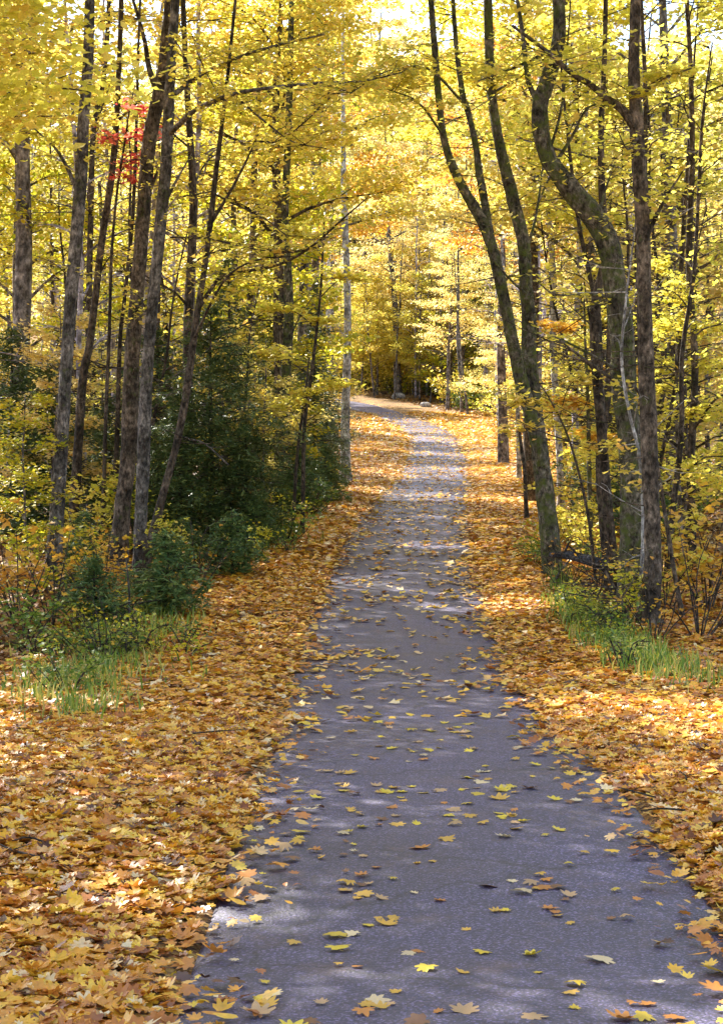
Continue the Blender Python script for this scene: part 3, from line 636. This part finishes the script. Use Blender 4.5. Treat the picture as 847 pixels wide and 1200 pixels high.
hero('birch_tree', 'grey white trunk standing behind the mossy forked tree', 46,
     [('trunk', [(657, 605), (655, 529), (650, 450), (647, 400), (647, 312), (640, 221), (636, 130), (634, 0)], [.12, .11, .10, .10, .09, .08, .07, .05])],
     'bark_pale', [([(647, 330), (660, 310), (672, 295)], .02, .006, 60)], crown=1800, tall=5, seed=27, tw=8)
hero('birch_tree', 'slender white stem deep in the wood right of the grey white trunk', 62,
     [('trunk', [(684, 570), (680, 455), (679, 380), (676, 250), (672, 120), (670, 0)], [.09, .085, .08, .07, .06, .05])], 'bark_pale', [], crown=1500, tall=5, seed=28, tw=6)
hero('birch_tree', 'short pale birch stem against the sunlit leaf clearing', 60,
     [('trunk', [(608, 520), (606, 470), (600, 400), (590, 320), (585, 240)], [.09, .08, .07, .05, .03])], 'bark_pale', [([(600, 400), (585, 380), (575, 375)], .02, .005, 120)], seed=29, tw=6, crown=300)
hero('dead_tree', 'short dark stump stem leaning left of the mossy forked tree', 42,
     [('trunk', [(617, 580), (614, 550), (611, 528), (608, 500)], [.06, .055, .05, .035])], 'bark_dark', [], seed=30, tw=2, twl=.3)
hero('maple_sapling', 'thin mossy stem among the yellow shrubs right of the log end', 34,
     [('trunk', [(693, 635), (690, 560), (689, 490), (686, 420), (684, 350)], [.055, .05, .045, .035, .02])], 'bark_moss',
     [([(689, 480), (665, 470), (645, 475)], .014, .004, 220), ([(688, 450), (712, 435), (730, 440)], .014, .004, 220), ([(686, 400), (665, 385), (650, 390)], .012, .004, 200), ([(690, 520), (708, 512), (722, 520)], .01, .004, 150)], seed=31, tw=4, leafm='orange', csize=.11)
hero('maple_sapling', 'leaning sapling with orange leaves hanging before the mossy forked tree', 28,
     [('trunk', [(700, 700), (688, 600), (668, 520), (645, 470), (625, 440)], [.03, .026, .022, .015, .008])], 'twig',
     [([(650, 480), (625, 500), (600, 512)], .009, .004, 110), ([(668, 520), (690, 525), (710, 520)], .009, .004, 90), ([(640, 465), (615, 470), (596, 478)], .009, .004, 90), ([(655, 490), (665, 455), (680, 440)], .009, .004, 80)], seed=32, tw=2, leafm='yellow', csize=.12)
hero('maple_sapling', 'forked bare sapling crossing the foot of the crooked right tree', 24.5,
     [('trunk', [(752, 800), (742, 740), (726, 700), (712, 676), (706, 660)], [.03, .028, .026, .02, .012])], 'bark', [([(726, 702), (735, 690), (748, 668)], .015, .005, 0)], seed=33, tw=4, twl=.4)

# ---- fallen log
def log():
    A = at(645, 650, 30); Bp = at(722, 661, 28.6); root = empty('fallen_log', (A + Bp) / 2); c = (A + Bp) / 2
    tag(root, 'black fallen log lying between the mossy forked tree and the right clump', 'log')
    mb = MB(); mb.tube(np.array([A, A + (Bp - A) * .3 + (0, 0, .03), A + (Bp - A) * .65 - (0, 0, .01), Bp + (.15, 0, -.05)]) - c, [.05, .075, .085, .08], 10, 3, .1, 6)
    mobj('log', mb.mesh('log', M['charred']), root)
    for k, (t, dx, dz) in enumerate(((.2, .05, .28), (.45, -.1, .22), (.7, .12, -.3))):
        p = A + (Bp - A) * t - c; mb = MB(); mb.tube([p, p + (dx, -.1, dz * .6), p + (dx * 2, -.15, dz)], [.03, .02, .008], 5, k, .1, 3); mobj('stub', mb.mesh('stub', M['charred']), root)
log()
def fallen_branch(pts, d, r, label, bark='bark_grey', seed=0):
    g = rs(seed); B0 = at(*pts[0][:2], d); B0[2] = g1(B0[0], B0[1]); root = empty('fallen_branch', B0); tag(root, label, 'branch')
    mb = MB(); P = limb(mb, pts, d, (r, r * .4), 6, seed, base=B0); mobj('limb', mb.mesh('limb', M[bark]), root)
    mb = MB(); twigs(mb, P, g, 7, .5, .01); mobj('twig', mb.mesh('twig', M['twig']), root)
fallen_branch([(640, 700), (655, 672), (668, 655)], 29.4, .03, 'grey dead branch propped against the near end of the black log', seed=1)
fallen_branch([(665, 705), (690, 690), (715, 702)], 28, .03, 'reddish dead branch lying below the black log', 'bark', 2)
fallen_branch([(672, 685), (700, 680), (735, 640)], 28.3, .022, 'thin dead branch leaning on the right clump above the grass', 'bark_grey', 3)
fallen_branch([(268, 545), (240, 520), (215, 512)], 29, .015, 'thin pale dead branch hooked among the dark conifers', 'bark_grey', 4)
fallen_branch([(150, 745), (152, 700), (148, 655)], 25, .022, 'upright grey dead stick before the two thick left trunks', 'bark_grey', 5)

# ------------------------------------------------------------------ conifers
def gen_conifer(seed, H, Rb, m='needle', dens=1.0):
    g = rs(seed); mb = MB()
    mb.tube([(0, 0, -.3), (.02, 0, H * .3), (-.02, .02, H * .7), (0, 0, H)], [.02 * H * .5 + .02, .017 * H * .5 + .015, .01 * H * .5 + .01, .006], 7, seed, .04, 3)
    lm = MB(); P = []; A = []
    h = .05 * H
    while h < H * .98:
        f = h / H; n = 6 + g.randint(3); L0 = Rb * min(1, (1 - f) * 1.9) ** .8 * (.75 + .4 * g.rand()) + .06
        for i in range(n):
            a = g.rand() * 6.28; L = L0 * (.4 + .8 * g.rand()); e0 = .15 + .5 * f; dr = .35 * (1 - f)
            d = np.array([math.cos(a), math.sin(a), 0]); s = np.array([-d[1], d[0], 0])
            B = np.array([(0, 0, h), d * L * .5 + (0, 0, h + L * .5 * math.sin(e0) * .5), d * L + (0, 0, h + L * (math.sin(e0) * .4 - dr * .5))])
            mb.tube(B, [.012, .007, .003], 4, i, .03, 2)
            nn = int(34 * L * dens * 2.6)
            t = g.rand(nn) ** .7 * 1.0; q = np.where(t[:, None] < .5, B[0] + (B[1] - B[0]) * (t[:, None] * 2), B[1] + (B[2] - B[1]) * (t[:, None] * 2 - 1))
            sd_ = g.randn(nn) * (.30 * L * (1.05 - t) + .03); q = q + s * sd_[:, None]; q[:, 2] += -np.abs(sd_) * .35 - .18 * t ** 2 * L + g.randn(nn) * .07
            P.append(q); A.append(a + np.sign(sd_) * .9)
        h += (.11 + .05 * g.rand()) * (1 + H / 8)
    P = np.vstack(P); A = np.concatenate(A)
    leaves(lm, P, .10 + .07 * g.rand(len(P)), [LANCE], g, .5, face=A + g.randn(len(A)) * .5)
    return mb.mesh('trunk', M['bark_dark']), lm.mesh('crown', M[m], False)
PR_CON = [gen_conifer(400, 5.2, 1.7, dens=1.3), gen_conifer(401, 4.0, 1.5, dens=1.3), gen_conifer(402, 2.2, .95, 'needle_pale', 1.3), gen_conifer(403, 7.0, 1.5), gen_conifer(404, 1.3, .6, 'needle_pale', 1.4)]
def put(proto, name, u, d, sc, label, group=None, cat='tree', rz=None, **k):
    x = (u - 423.5) / FPX * d; return plant(name, proto, (x, d, g1(x, d) - .03), (u * 7.3 if rz is None else rz) % 6.28, sc, label=label, group=group, cat=cat, **k)
CG = 'young conifers under the left trees'
for (pi, u, d, sc, lb) in [
    (0, 248, 36, .95, 'tallest dark conifer in the middle of the left conifer thicket'), (1, 288, 36, .66, 'bushy dark conifer at the right of the thicket, nearest the lane'),
    (1, 212, 35.5, .8, 'dark conifer close behind the grey brown left trunk'), (0, 186, 41, .9, 'dark conifer standing behind the two thick left trunks'),
    (3, 268, 45, .95, 'narrow tall conifer rising behind the thicket'), (3, 322, 52, .9, 'narrow conifer beside the dark mossy trunk'),
    (3, 372, 62, 1.0, 'tall blue green conifer left of the straight pale trunk'), (1, 383, 57, .6, 'low spreading conifer at the foot of the straight pale trunk'),
    (2, 382, 48, .75, 'small light green conifer at the verge edge below the pale trunk'), (1, 128, 42, .75, 'dark conifer between the left border trunks'),
    (2, 98, 31, .62, 'light green young conifer at the left border'), (2, 215, 31.5, .5, 'small conifer at the foot of the leaning slim tree'),
    (4, 195, 26, 1.0, 'knee high conifer seedling on the left leaf bank'), (4, 110, 25, .8, 'low conifer seedling behind the left grass'), (2, 300, 35, .55, 'small conifer in front of the bushy one near the lane'),
    (3, 368, 52, .7, 'slim conifer halfway between the thin stems and the pale trunk'), (4, 272, 31, .9, 'low dark seedling at the edge of the left leaves'), (0, 15, 40, .9, 'dark conifer outermost at the left'), (1, 62, 39, 1.0, 'dark conifer behind the stout grey left trunk'), (2, 350, 44, .9, 'light green conifer behind the two thin stems'),
    (2, 712, 44, 1.2, 'small green conifer hidden among the right clump'), (3, 700, 75, 1.0, 'slim conifer far behind the snag'), (2, 740, 38, 1.1, 'green conifer behind the crooked right tree'),
    (3, 85, 58, .9, 'tall conifer deep in the wood at the left'), (3, 150, 55, 1.1, 'tall conifer behind the left pole trees')]:
    put(PR_CON[pi], 'conifer', u, d, sc, lb, CG if u < 420 else 'young conifers under the right trees')

# ------------------------------------------------------------------ shrubs, ferns, grass
def gen_shrub(seed, H, Rb, nl, ls, leafm, tpls=T_MID):
    g = rs(seed); mb = MB(); ax = []
    for i in range(9):
        a = g.rand() * 6.28; e = .7 + .7 * g.rand(); L = H * (.7 + .5 * g.rand()); d = np.array([math.cos(a) * math.cos(e) * Rb / H * 1.5, math.sin(a) * math.cos(e) * Rb / H * 1.5, math.sin(e)])
        B = np.array([(0, 0, -.1), d * L * .5 + g.randn(3) * .05, d * L + g.randn(3) * .08]); mb.tube(B, [.012, .008, .004], 5, i, .03, 3); ax.append(B[1:]); twigs(mb, B, g, 4, H * .35, .004, ax=ax)
    lm = MB(); spray_leaves(lm, ax, g, nl, ls, tpls, .10, .5)
    return mb.mesh('stem', M['twig']), lm.mesh('foliage', M[leafm], False)
PR_SH = {'y': gen_shrub(501, 1.2, .8, 420, .09, 'yellow'), 'g': gen_shrub(502, .7, .6, 380, .075, 'green'), 'l': gen_shrub(503, 1.0, .8, 420, .08, 'lime'), 'o': gen_shrub(504, 1.3, .8, 260, .10, 'orange'), 'b': gen_shrub(505, 1.1, .7, 25, .08, 'orange')}
SL = {'y': ('yellow leaved shrub', 'yellow leaved shrubs of the undergrowth'), 'g': ('low green bush', 'low green bushes of the undergrowth'), 'l': ('yellow green shrub', 'yellow green shrubs of the undergrowth'),
      'o': ('orange leaved shrub', 'orange leaved shrubs of the undergrowth'), 'b': ('nearly bare twiggy bush', 'bare twiggy bushes of the undergrowth')}
for (k, u, d, sc, where) in [
    ('l', 315, 37, 1.0, 'at the foot of the dark mossy trunk'), ('g', 335, 36.5, 1.0, 'beside the two thin stems on the left verge'), ('l', 300, 33, .7, 'nearest the lane below the conifers'), ('g', 360, 43, 1.1, 'left of the lane behind the thin stems'),
    ('g', 180, 28, .55, 'right of the upright grey stick'), ('o', 130, 28, .7, 'in front of the thickest left trunk'), ('o', 118, 29, .8, 'under the left pole trees'), ('g', 95, 22, .7, 'above the left grass clump'),
    ('g', 80, 18.5, .7, 'at the left border behind the leaf drift'), ('y', 100, 35, 1.2, 'between the left border trunks'), ('b', 235, 30, .9, 'in the leaves before the conifer thicket'), ('b', 205, 28.5, .8, 'left of the leaf bank'),
    ('b', 60, 25, 1.1, 'before the stout grey left trunk'), ('o', 20, 26, 1.1, 'left of the stout grey trunk'), ('b', 160, 29, .9, 'between the feet of the two thick left trunks'), ('b', 115, 27, 1.0, 'left of the thickest left trunk'), ('l', 45, 29, 1.1, 'behind the outermost left bush'), ('b', 820, 24, 1.2, 'far right of the border trunk'), ('o', 830, 27, 1.2, 'outermost at the right'),
    ('y', 215, 31, .8, 'under the leaning slim tree'), ('g', 255, 31.5, .8, 'at the foot of the conifer thicket'), ('l', 385, 52, 1.0, 'below the straight pale trunk'), ('g', 30, 24, 1.0, 'outermost at the left'),
    ('y', 672, 36, 1.1, 'right behind the black log'), ('y', 690, 33, .9, 'between the log and the thin mossy stem'), ('l', 640, 34, .8, 'behind the base of the mossy forked tree'), ('g', 627, 32.5, .7, 'at the verge by the mossy forked tree'),
    ('b', 660, 29, .8, 'tangled under the near end of the log'), ('b', 700, 27.5, .9, 'below the right clump'), ('b', 735, 25.5, .9, 'at the foot of the crooked tree'), ('l', 725, 25, .8, 'beside the white birch stem'),
    ('b', 765, 23.5, 1.0, 'at the right border'), ('y', 780, 27, 1.2, 'beyond the right border trunk'), ('g', 710, 31, .9, 'behind the forked bare sapling'), ('o', 700, 42, 1.2, 'deep among the right trunks'),
    ('y', 655, 50, 1.3, 'behind the grey white birch'), ('l', 735, 45, 1.3, 'far behind the crooked tree'), ('o', 670, 60, 1.3, 'by the slender white stem'), ('b', 120, 21.5, .8, 'inside the left grass clump'),
    ('y', 590, 108, 1.5, 'at the far edge of the clearing'), ('l', 565, 122, 1.6, 'behind the clearing near the bend'), ('g', 545, 128, 1.6, 'under the far trees right of the bend'), ('g', 505, 140, 1.8, 'on the far bank above the bend'),
    ('l', 480, 141, 1.8, 'at the middle of the far bank'), ('g', 455, 150, 2.0, 'at the top of the lane'), ('y', 530, 135, 1.6, 'beside the far dark trunk'), ('g', 430, 152, 2, 'where the lane vanishes'), ('g', 618, 98, 1.4, 'at the right end of the clearing')]:
    nm, gr = SL[k]; put(PR_SH[k], 'shrub', u, d, sc, nm + ' ' + where, gr, 'shrub', trunk_name='stem', crown_name='foliage')
def grass(name, spots, label, seed):
    g = rs(seed); mb = MB()
    for (u, d, rx, ry, n, h) in spots:
        x = (u - 423.5) / FPX * d + rx * g.randn(n) * .5; y = d + ry * g.randn(n) * .5
        z = gz(x, y); a = g.rand(n) * 6.28; hh = h * .72 * (.4 + .9 * g.rand(n) ** 1.5); ln = .8 * hh * g.rand(n); wv = .007 + .006 * g.rand(n)
        D = np.stack([np.cos(a), np.sin(a), np.zeros(n)], 1); S = np.stack([-np.sin(a), np.cos(a), np.zeros(n)], 1); b = np.stack([x, y, z], 1); up = np.array((0, 0, 1.0))
        V = np.stack([b - S * wv[:, None], b + S * wv[:, None], b + D * (ln * .35)[:, None] + up * (hh * .6)[:, None] + S * (wv * .8)[:, None], b + D * (ln * .35)[:, None] + up * (hh * .6)[:, None] - S * (wv * .8)[:, None],
                      b + D * ln[:, None] + up * (hh * .95)[:, None]], 1)
        i = np.arange(n)[:, None] * 5; r = g.rand(n)
        mb.add(V.reshape(-1, 3), (i + np.array([[0, 1, 2, 3]])), np.repeat(r, 5))
        mb.L.append((i + np.array([[3, 2, 4]]) + mb.n - len(V) * 5).ravel()); mb.S.append(mb.l + np.arange(n) * 3); mb.l += 3 * n
    tag(mobj(name, mb.mesh(name, M['grass'], False)), label, 'grass', kind='stuff')
grass('grass', [(150, 24, .9, 2.2, 700, .34), (185, 26, .5, 1.5, 350, .34), (115, 21, .8, 1.6, 500, .32), (75, 19, .8, 1.6, 500, .32), (95, 17, .5, 1.0, 250, .3)], 'green and straw grass beside the left leaf drift', 1)
grass('grass', [(665, 27, .35, 1.6, 420, .34), (690, 25, .4, 1.6, 600, .36), (722, 23, .45, 1.6, 700, .36), (750, 21.5, .5, 1.4, 500, .34), (655, 29.5, .2, .6, 200, .5), (790, 20, .6, 1.4, 400, .34), (320, 37, .8, 1.4, 300, .3)], 'green grass strip along the right verge before the log', 2)

PR_HERB = [gen_shrub(520 + i, .34, .28, n_, .055, 'green', T_LIT[5:7]) for i, n_ in enumerate((130, 170, 100))]
gh = rs(88); nh = {}; herbs = {}
for (u, d, su, sd2, n_, wh) in [(700, 24.5, 22, 2.2, 22, 'in the grass strip at the right'), (150, 23, 32, 2.6, 26, 'in the left grass'), (320, 36.5, 18, 2.0, 8, 'at the verge below the two thin stems')]:
    for k in range(n_):
        uu = u + su * gh.randn(); dd = d - (uu - u) * (.055 if u > 400 else 0) + sd2 * .4 * gh.randn(); c = nh[wh] = nh.get(wh, 0) + 1
        hb = put(PR_HERB[gh.randint(3)], 'leafy_plant', uu, dd, .6 + .7 * gh.rand(), 'small green leafy plant ' + wh, 'green leafy plants ' + wh, 'plant', trunk_name='stem', crown_name='foliage', crown_mat=gh.choice(['green', 'green', 'lime'])); herbs.setdefault(wh, []).append(hb)
for wh, L_ in herbs.items():
    for i_, o_ in enumerate(sorted(L_, key=lambda o: o.location.y)): o_['label'] = f'small green leafy plant {wh}, ' + ('nearest' if i_ == 0 else ORD[i_] + ' nearest' if i_ < 20 else 'farthest but ' + ['none', 'one', 'two', 'three', 'four', 'five', 'six'][len(L_) - 1 - i_])
gt = rs(99); LATW = {-1: 'left', 1: 'right'}
for k in range(34):
    side = gt.choice([-1, 1]); y = 8 + 20 * gt.rand(); s_ = HW + (.1 + 2.3 * gt.rand()); x = float(np.interp(y, CY[:400], CX[:400])) + side * s_; L = .15 + .35 * gt.rand()
    a = gt.rand() * 6.28; D = np.array((math.cos(a), math.sin(a), .08)); mb = MB(); Pm = [D * 0, D * L * .5 + gt.randn(3) * .02, D * L]
    mb.tube(Pm, [.007, .006, .003], 5, k, .05, 3); mb.tube([Pm[1], Pm[1] + np.array((D[1], -D[0], .1)) * L * .3], [.004, .002], 4, k, 0, 2)
    tw_list = globals().setdefault('tw_list', []); tw_list.append((side, y, tag(mobj('fallen_twig', mb.mesh('fallen_twig', M['twig']), None, (x, y, g1(x, y) + .06)), f'thin dark twig lying on the {LATW[side]} leaf drift', 'twig', f'dark twigs on the {LATW[side]} leaf drift')))
for side in (-1, 1):
    for i_, t_ in enumerate(sorted([t for t in tw_list if t[0] == side], key=lambda t: t[1])): t_[2]['label'] = f'thin dark twig lying on the {LATW[side]} leaf drift, ' + (ORD[i_] + (' nearest' if i_ else '') if i_ < 20 else 'farthest')
# ------------------------------------------------------------------ far trees
def boulder(u, d, r, label, seed):
    g = rs(seed); bm_v = []
    x = (u - 423.5) / FPX * d; c = np.array((x, d, g1(x, d) + r * .25))
    nlat, nlon = 8, 12; V = []
    for i in range(nlat + 1):
        th = math.pi * i / nlat
        for j in range(nlon):
            ph = 2 * math.pi * j / nlon; p = np.array((math.sin(th) * math.cos(ph), math.sin(th) * math.sin(ph) * .8, math.cos(th) * .6))
            V.append(p * r * (1 + .16 * math.sin(3 * ph + seed) * math.sin(th) + .07 * g.randn() * math.sin(th)))
    F = [[i * nlon + j, i * nlon + (j + 1) % nlon, (i + 1) * nlon + (j + 1) % nlon, (i + 1) * nlon + j] for i in range(nlat) for j in range(nlon)]
    mb = MB(); mb.add(V, F); o = mobj('boulder', mb.mesh('boulder', M['bark_pale'], False), None, c); tag(o, label, 'rock', 'boulders on the forest floor')
boulder(466, 137, .55, 'pale boulder at the outside of the lane bend', 1)
boulder(498, 128, .4, 'smaller pale rock right of the bend boulder', 2)
boulder(204, 28.6, .16, 'dark small stone in the leaves under the left trunks', 3)

put(PR_SHADE[0], 'maple_tree', 330, 47, .95, 'tall maple directly behind the dark mossy trunk by the conifers', 'yellow maples in the wood')
put(PR_SHADE[1], 'maple_tree', 627, 48, .95, 'tall maple directly behind the mossy forked tree', 'yellow maples in the wood')
g = rs(4242); placed = []
BAND = [(30, 62, 'close by'), (62, 85, 'in the middle distance'), (85, 112, 'farther back'), (112, 138, 'deep in the wood'), (138, 168, 'on the bank above the bend'), (168, 205, 'low on the hill'), (205, 400, 'high on the hill')]
COLM = [(-999, 92, 'left of the border trunks'), (92, 180, 'between the thick left trunks'), (180, 260, 'behind the leaning slim tree'), (260, 330, 'above the conifer thicket'), (330, 420, 'left of the pale trunk'), (420, 500, 'over the lane'),
        (500, 590, 'behind the fork of the mossy tree'), (590, 660, 'right of the mossy tree'), (660, 740, 'behind the crooked tree'), (740, 2000, 'right of the border trunk')]
def region(u, d):
    b = [x[2] for x in BAND if x[0] <= d < x[1]]; c = [x[2] for x in COLM if x[0] <= u < x[1]]
    return (b or ['close by'])[0] + ' ' + c[0]
todo = []
def try_place(kind, u, d, sc, force=False, mind=2.0):
    x = (u - 423.5) / FPX * d; q = abs(road_dist(x, d)[0])
    if not force:
        tl = max(0, min(20, (x - 7.7) * -.616 + (d - 104) * .788))
        if kind in ('big', 'sap') and math.hypot(x - 7.7 + .616 * tl, d - 104 - .788 * tl) < 5: return
        if q < (3.6 if kind != 'sap' else 5.5): return
        if 395 < u < 610 and d < 112 + 15 * (u < 560): return
        if kind == 'sap' and 370 < u < 640 and d < 118: return
        for (a, b, k2) in placed:
            if (a - x) ** 2 + (b - d) ** 2 < mind ** 2: return
    placed.append((x, d, kind)); todo.append((kind, u, d, sc))
# the named far trunks
for (u, d, kd, sc) in [(524, 126, 'big', .8), (541, 122, 'pole', .9), (548, 121, 'pole', .8), (442, 150, 'big', .8), (500, 140, 'pole', 1), (583, 116, 'pole', 1), (566, 124, 'big', .8), (470, 146, 'pole', .9), (455, 146, 'pole', .8), (535, 130, 'pole', .8), (490, 150, 'pole', .8)]:
    try_place(kd, u, d, sc, True)
for (u, d, kd, sc) in [(215, 46, 'bare', 1), (98, 40, 'bare', 1), (160, 48, 'bare', 1), (240, 56, 'bare', 1), (672, 45, 'bare', 1), (630, 58, 'bare', .9), (725, 52, 'bare', 1), (290, 50, 'big', 1), (362, 66, 'big', .9), (20, 44, 'big', 1.1), (715, 46, 'big', 1), (790, 42, 'big', 1), (590, 72, 'big', .9), (340, 82, 'big', .95),
                       (265, 42, 'sap', .75), (305, 44, 'sap', .8), (338, 50, 'sap', .8), (128, 43, 'sap', .7), (60, 38, 'sap', .7), (700, 43, 'sap', .7), (425, 150, 'sap', 1.2), (440, 144, 'sap', 1), (462, 150, 'sap', 1.2), (476, 143, 'sap', 1), (512, 142, 'sap', 1.2), (398, 128, 'sap', 1), (735, 36, 'sap', .6), (665, 56, 'sap', .9), (640, 64, 'sap', .9), (680, 70, 'sap', 1),
                       (375, 84, 'sap', 1), (350, 72, 'sap', .9), (620, 92, 'sap', 1), (590, 112, 'sap', 1), (30, 30, 'sap', .6), (800, 33, 'sap', .8)]:
    try_place(kd, u, d, sc, True)
for _ in range(1500):
    d = 42 + 100 * g.rand() ** .9; u = -160 + 1170 * g.rand(); k = g.choice(['big', 'sap', 'pole'], p=[.20, .24, .56])
    if len(todo) >= 270: break
    if (60 < u < 255 or 600 < u < 800) and d < 125 and g.rand() < .72: k = 'bare'
    try_place(k, u, d, .8 + .4 * g.rand(), mind=2.0)
for _ in range(900):
    d = 138 + 30 * g.rand(); u = 60 + 740 * g.rand(); try_place(g.choice(['big', 'sap', 'pole', 'bare'], p=[.20, .42, .18, .20]), u, d, .9 + .5 * g.rand(), mind=1.8)
    if len(todo) >= 370: break
for _ in range(900):
    d = 168 + 120 * g.rand() ** .8; u = -60 + 980 * g.rand(); try_place('big' if g.rand() < .68 else 'bare', u, d, 1.1 + .5 * g.rand(), mind=3.3)
    if len(todo) >= 510: break
for _ in range(400):
    u = g.choice([625 + 190 * g.rand(), 70 + 290 * g.rand()], p=[.68, .32]); d = 31 + 35 * g.rand() ** 1.2
    x = (u - 423.5) / FPX * d
    if abs(road_dist(x, d)[0]) < 4.3: continue
    placed.append((x, d, 'dark')); todo.append(('dark', u, d, .8 + .5 * g.rand()))
    if sum(t[0] == 'dark' for t in todo) >= 62: break
for _ in range(22):
    todo.append(('sap', 392 + 190 * g.rand(), (139 if g.rand() < .6 else 133) + 8 * g.rand(), 1.1 + .5 * g.rand()))
for _ in range(34):
    u = 395 + 215 * g.rand(); d = (140 if u < 500 else 128) + 22 * g.rand(); todo.append(('dark', u, d, 1.2 + .6 * g.rand())); todo.append((g.choice(['brush_g', 'brush_l', 'brush_y']), u + 8, d - 2, 1.6 + .9 * g.rand()))
for _ in range(26):
    todo.append(('big', 300 + 420 * g.rand(), 172 + 60 * g.rand(), 1.35 + .4 * g.rand()))
# brush of the wood floor
nb = 0
for _ in range(1500):
    d = 34 + 135 * g.rand() ** .8; u = -60 + 980 * g.rand(); x = (u - 423.5) / FPX * d; q = abs(road_dist(x, d)[0])
    if q < 5.2 or (380 < u < 640 and d < 122): continue
    if 600 < u < 640 and d < 60: continue
    k = g.choice(['y', 'g', 'l', 'o', 'b'], p=[.25, .28, .22, .08, .17]); todo.append(('brush_' + k, u, d, .9 + .8 * g.rand() + (.5 if d > 100 else 0))); nb += 1
    if nb >= 260: break
KN = {'dark': ('thin_dark_tree', 'thin dark tree', 'thin dark trees in the wood'), 'bare': ('bare_tree', 'twiggy bare tree', 'twiggy bare trees in the wood'), 'big': ('maple_tree', 'yellow maple', 'yellow maples in the wood'), 'sap': ('maple_sapling', 'low sapling', 'yellow saplings in the wood'), 'pole': ('bare_pole_tree', 'slim grey tree', 'slim grey trees in the wood')}
cnt = {}
todo.sort(key=lambda t: t[1])
todo = [t for t in todo if abs(road_dist((t[1] - 423.5) / FPX * t[2], t[2])[0]) > 2.6]
for (kind, u, d, sc) in todo:
    reg = region(u, d)
    if kind.startswith('brush'):
        kk = kind[-1]; nm, lb, gr = 'shrub', SL[kk][0], SL[kk][1]; proto = PR_SH[kk]; cm = None; word = ''
    else:
        pr = {'big': PR_BIG, 'sap': PR_SAP, 'pole': PR_POLE, 'bare': PR_BARE, 'dark': PR_DARK}[kind]; proto = pr[g.randint(len(pr))]; nm, lb, gr = KN[kind]
        cm = g.choice(['yellow', 'pale', 'lime', 'orange'], p=[.50, .32, .13, .05]) if kind in ('big', 'sap') else None
        if u < 330 and d < 110 and kind == 'big': cm = g.choice(['yellow', 'lime'])
        if d > 100 and kind == 'big' and 380 < u < 640: cm = g.choice(['pale', 'yellow'], p=[.7, .3])
        if d > 85 and cm == 'orange': cm = 'yellow'
        word = {'yellow': '', 'pale': 'pale ', 'lime': 'greenish ', 'orange': 'orange ', None: ''}[cm]
    key = (kind, cm, reg); cnt[key] = cnt.get(key, 0) + 1; c = cnt[key]
    od = ('leftmost' if c == 1 else (ORD[c - 1] if c <= 20 else 'last') + ' from left'); reg = reg.replace('farther back ', 'farther ').replace('in the middle distance', 'midway').replace('on the bank above the bend', 'on the far bank').replace('the fork of ', '').replace('the leaning slim', 'the slim')
    put(proto, nm, u, d, sc, f'{word}{lb} {reg}, {od}', gr, cat='shrub' if nm == 'shrub' else 'tree', rz=g.rand() * 6.28, crown_mat=cm, lean=(.03 * g.randn(), .05 * g.randn()),
        bark=('bark_pale' if kind == 'pole' and g.rand() < .35 else None), **(dict(trunk_name='stem', crown_name='foliage') if nm == 'shrub' else {}))
# unseen maples added outside the frame to shade the lane
for i, (x, y, k, sc) in enumerate([(-9, 6, 0, 1), (-7, 14, 2, 1), (-11, 20, 1, 1), (9, 10, 3, .9), (10, 20, 0, 1), (-6, -2, 4, 1), (7, 2, 2, 1), (-8, 27, 3, .9), (11, 30, 2, 1), (-7, 8, 1, .9), (-9, 36, 1, 1), (-5.5, 20, 3, .8), (-9.5, 31, 0, .9), (-13, 44, 1, 1)]):
    plant('maple_tree', PR_SHADE[k % 2], (x, y, g1(x, y) - .05), i * 1.7, sc, label=['shade maple added outside the view beside the lane, %s' % s for s in ('near left', 'left of the grass', 'far left of the drift', 'near right', 'right of the birch', 'behind the camera left', 'behind the camera right', 'left of the border trunk', 'right of the border trunk', 'nearest the camera', 'behind the stout grey trunk', 'over the left drift', 'left of the outermost bush', 'left of the thin pole trees')][i], cat='tree', group='shade maples added outside the view')
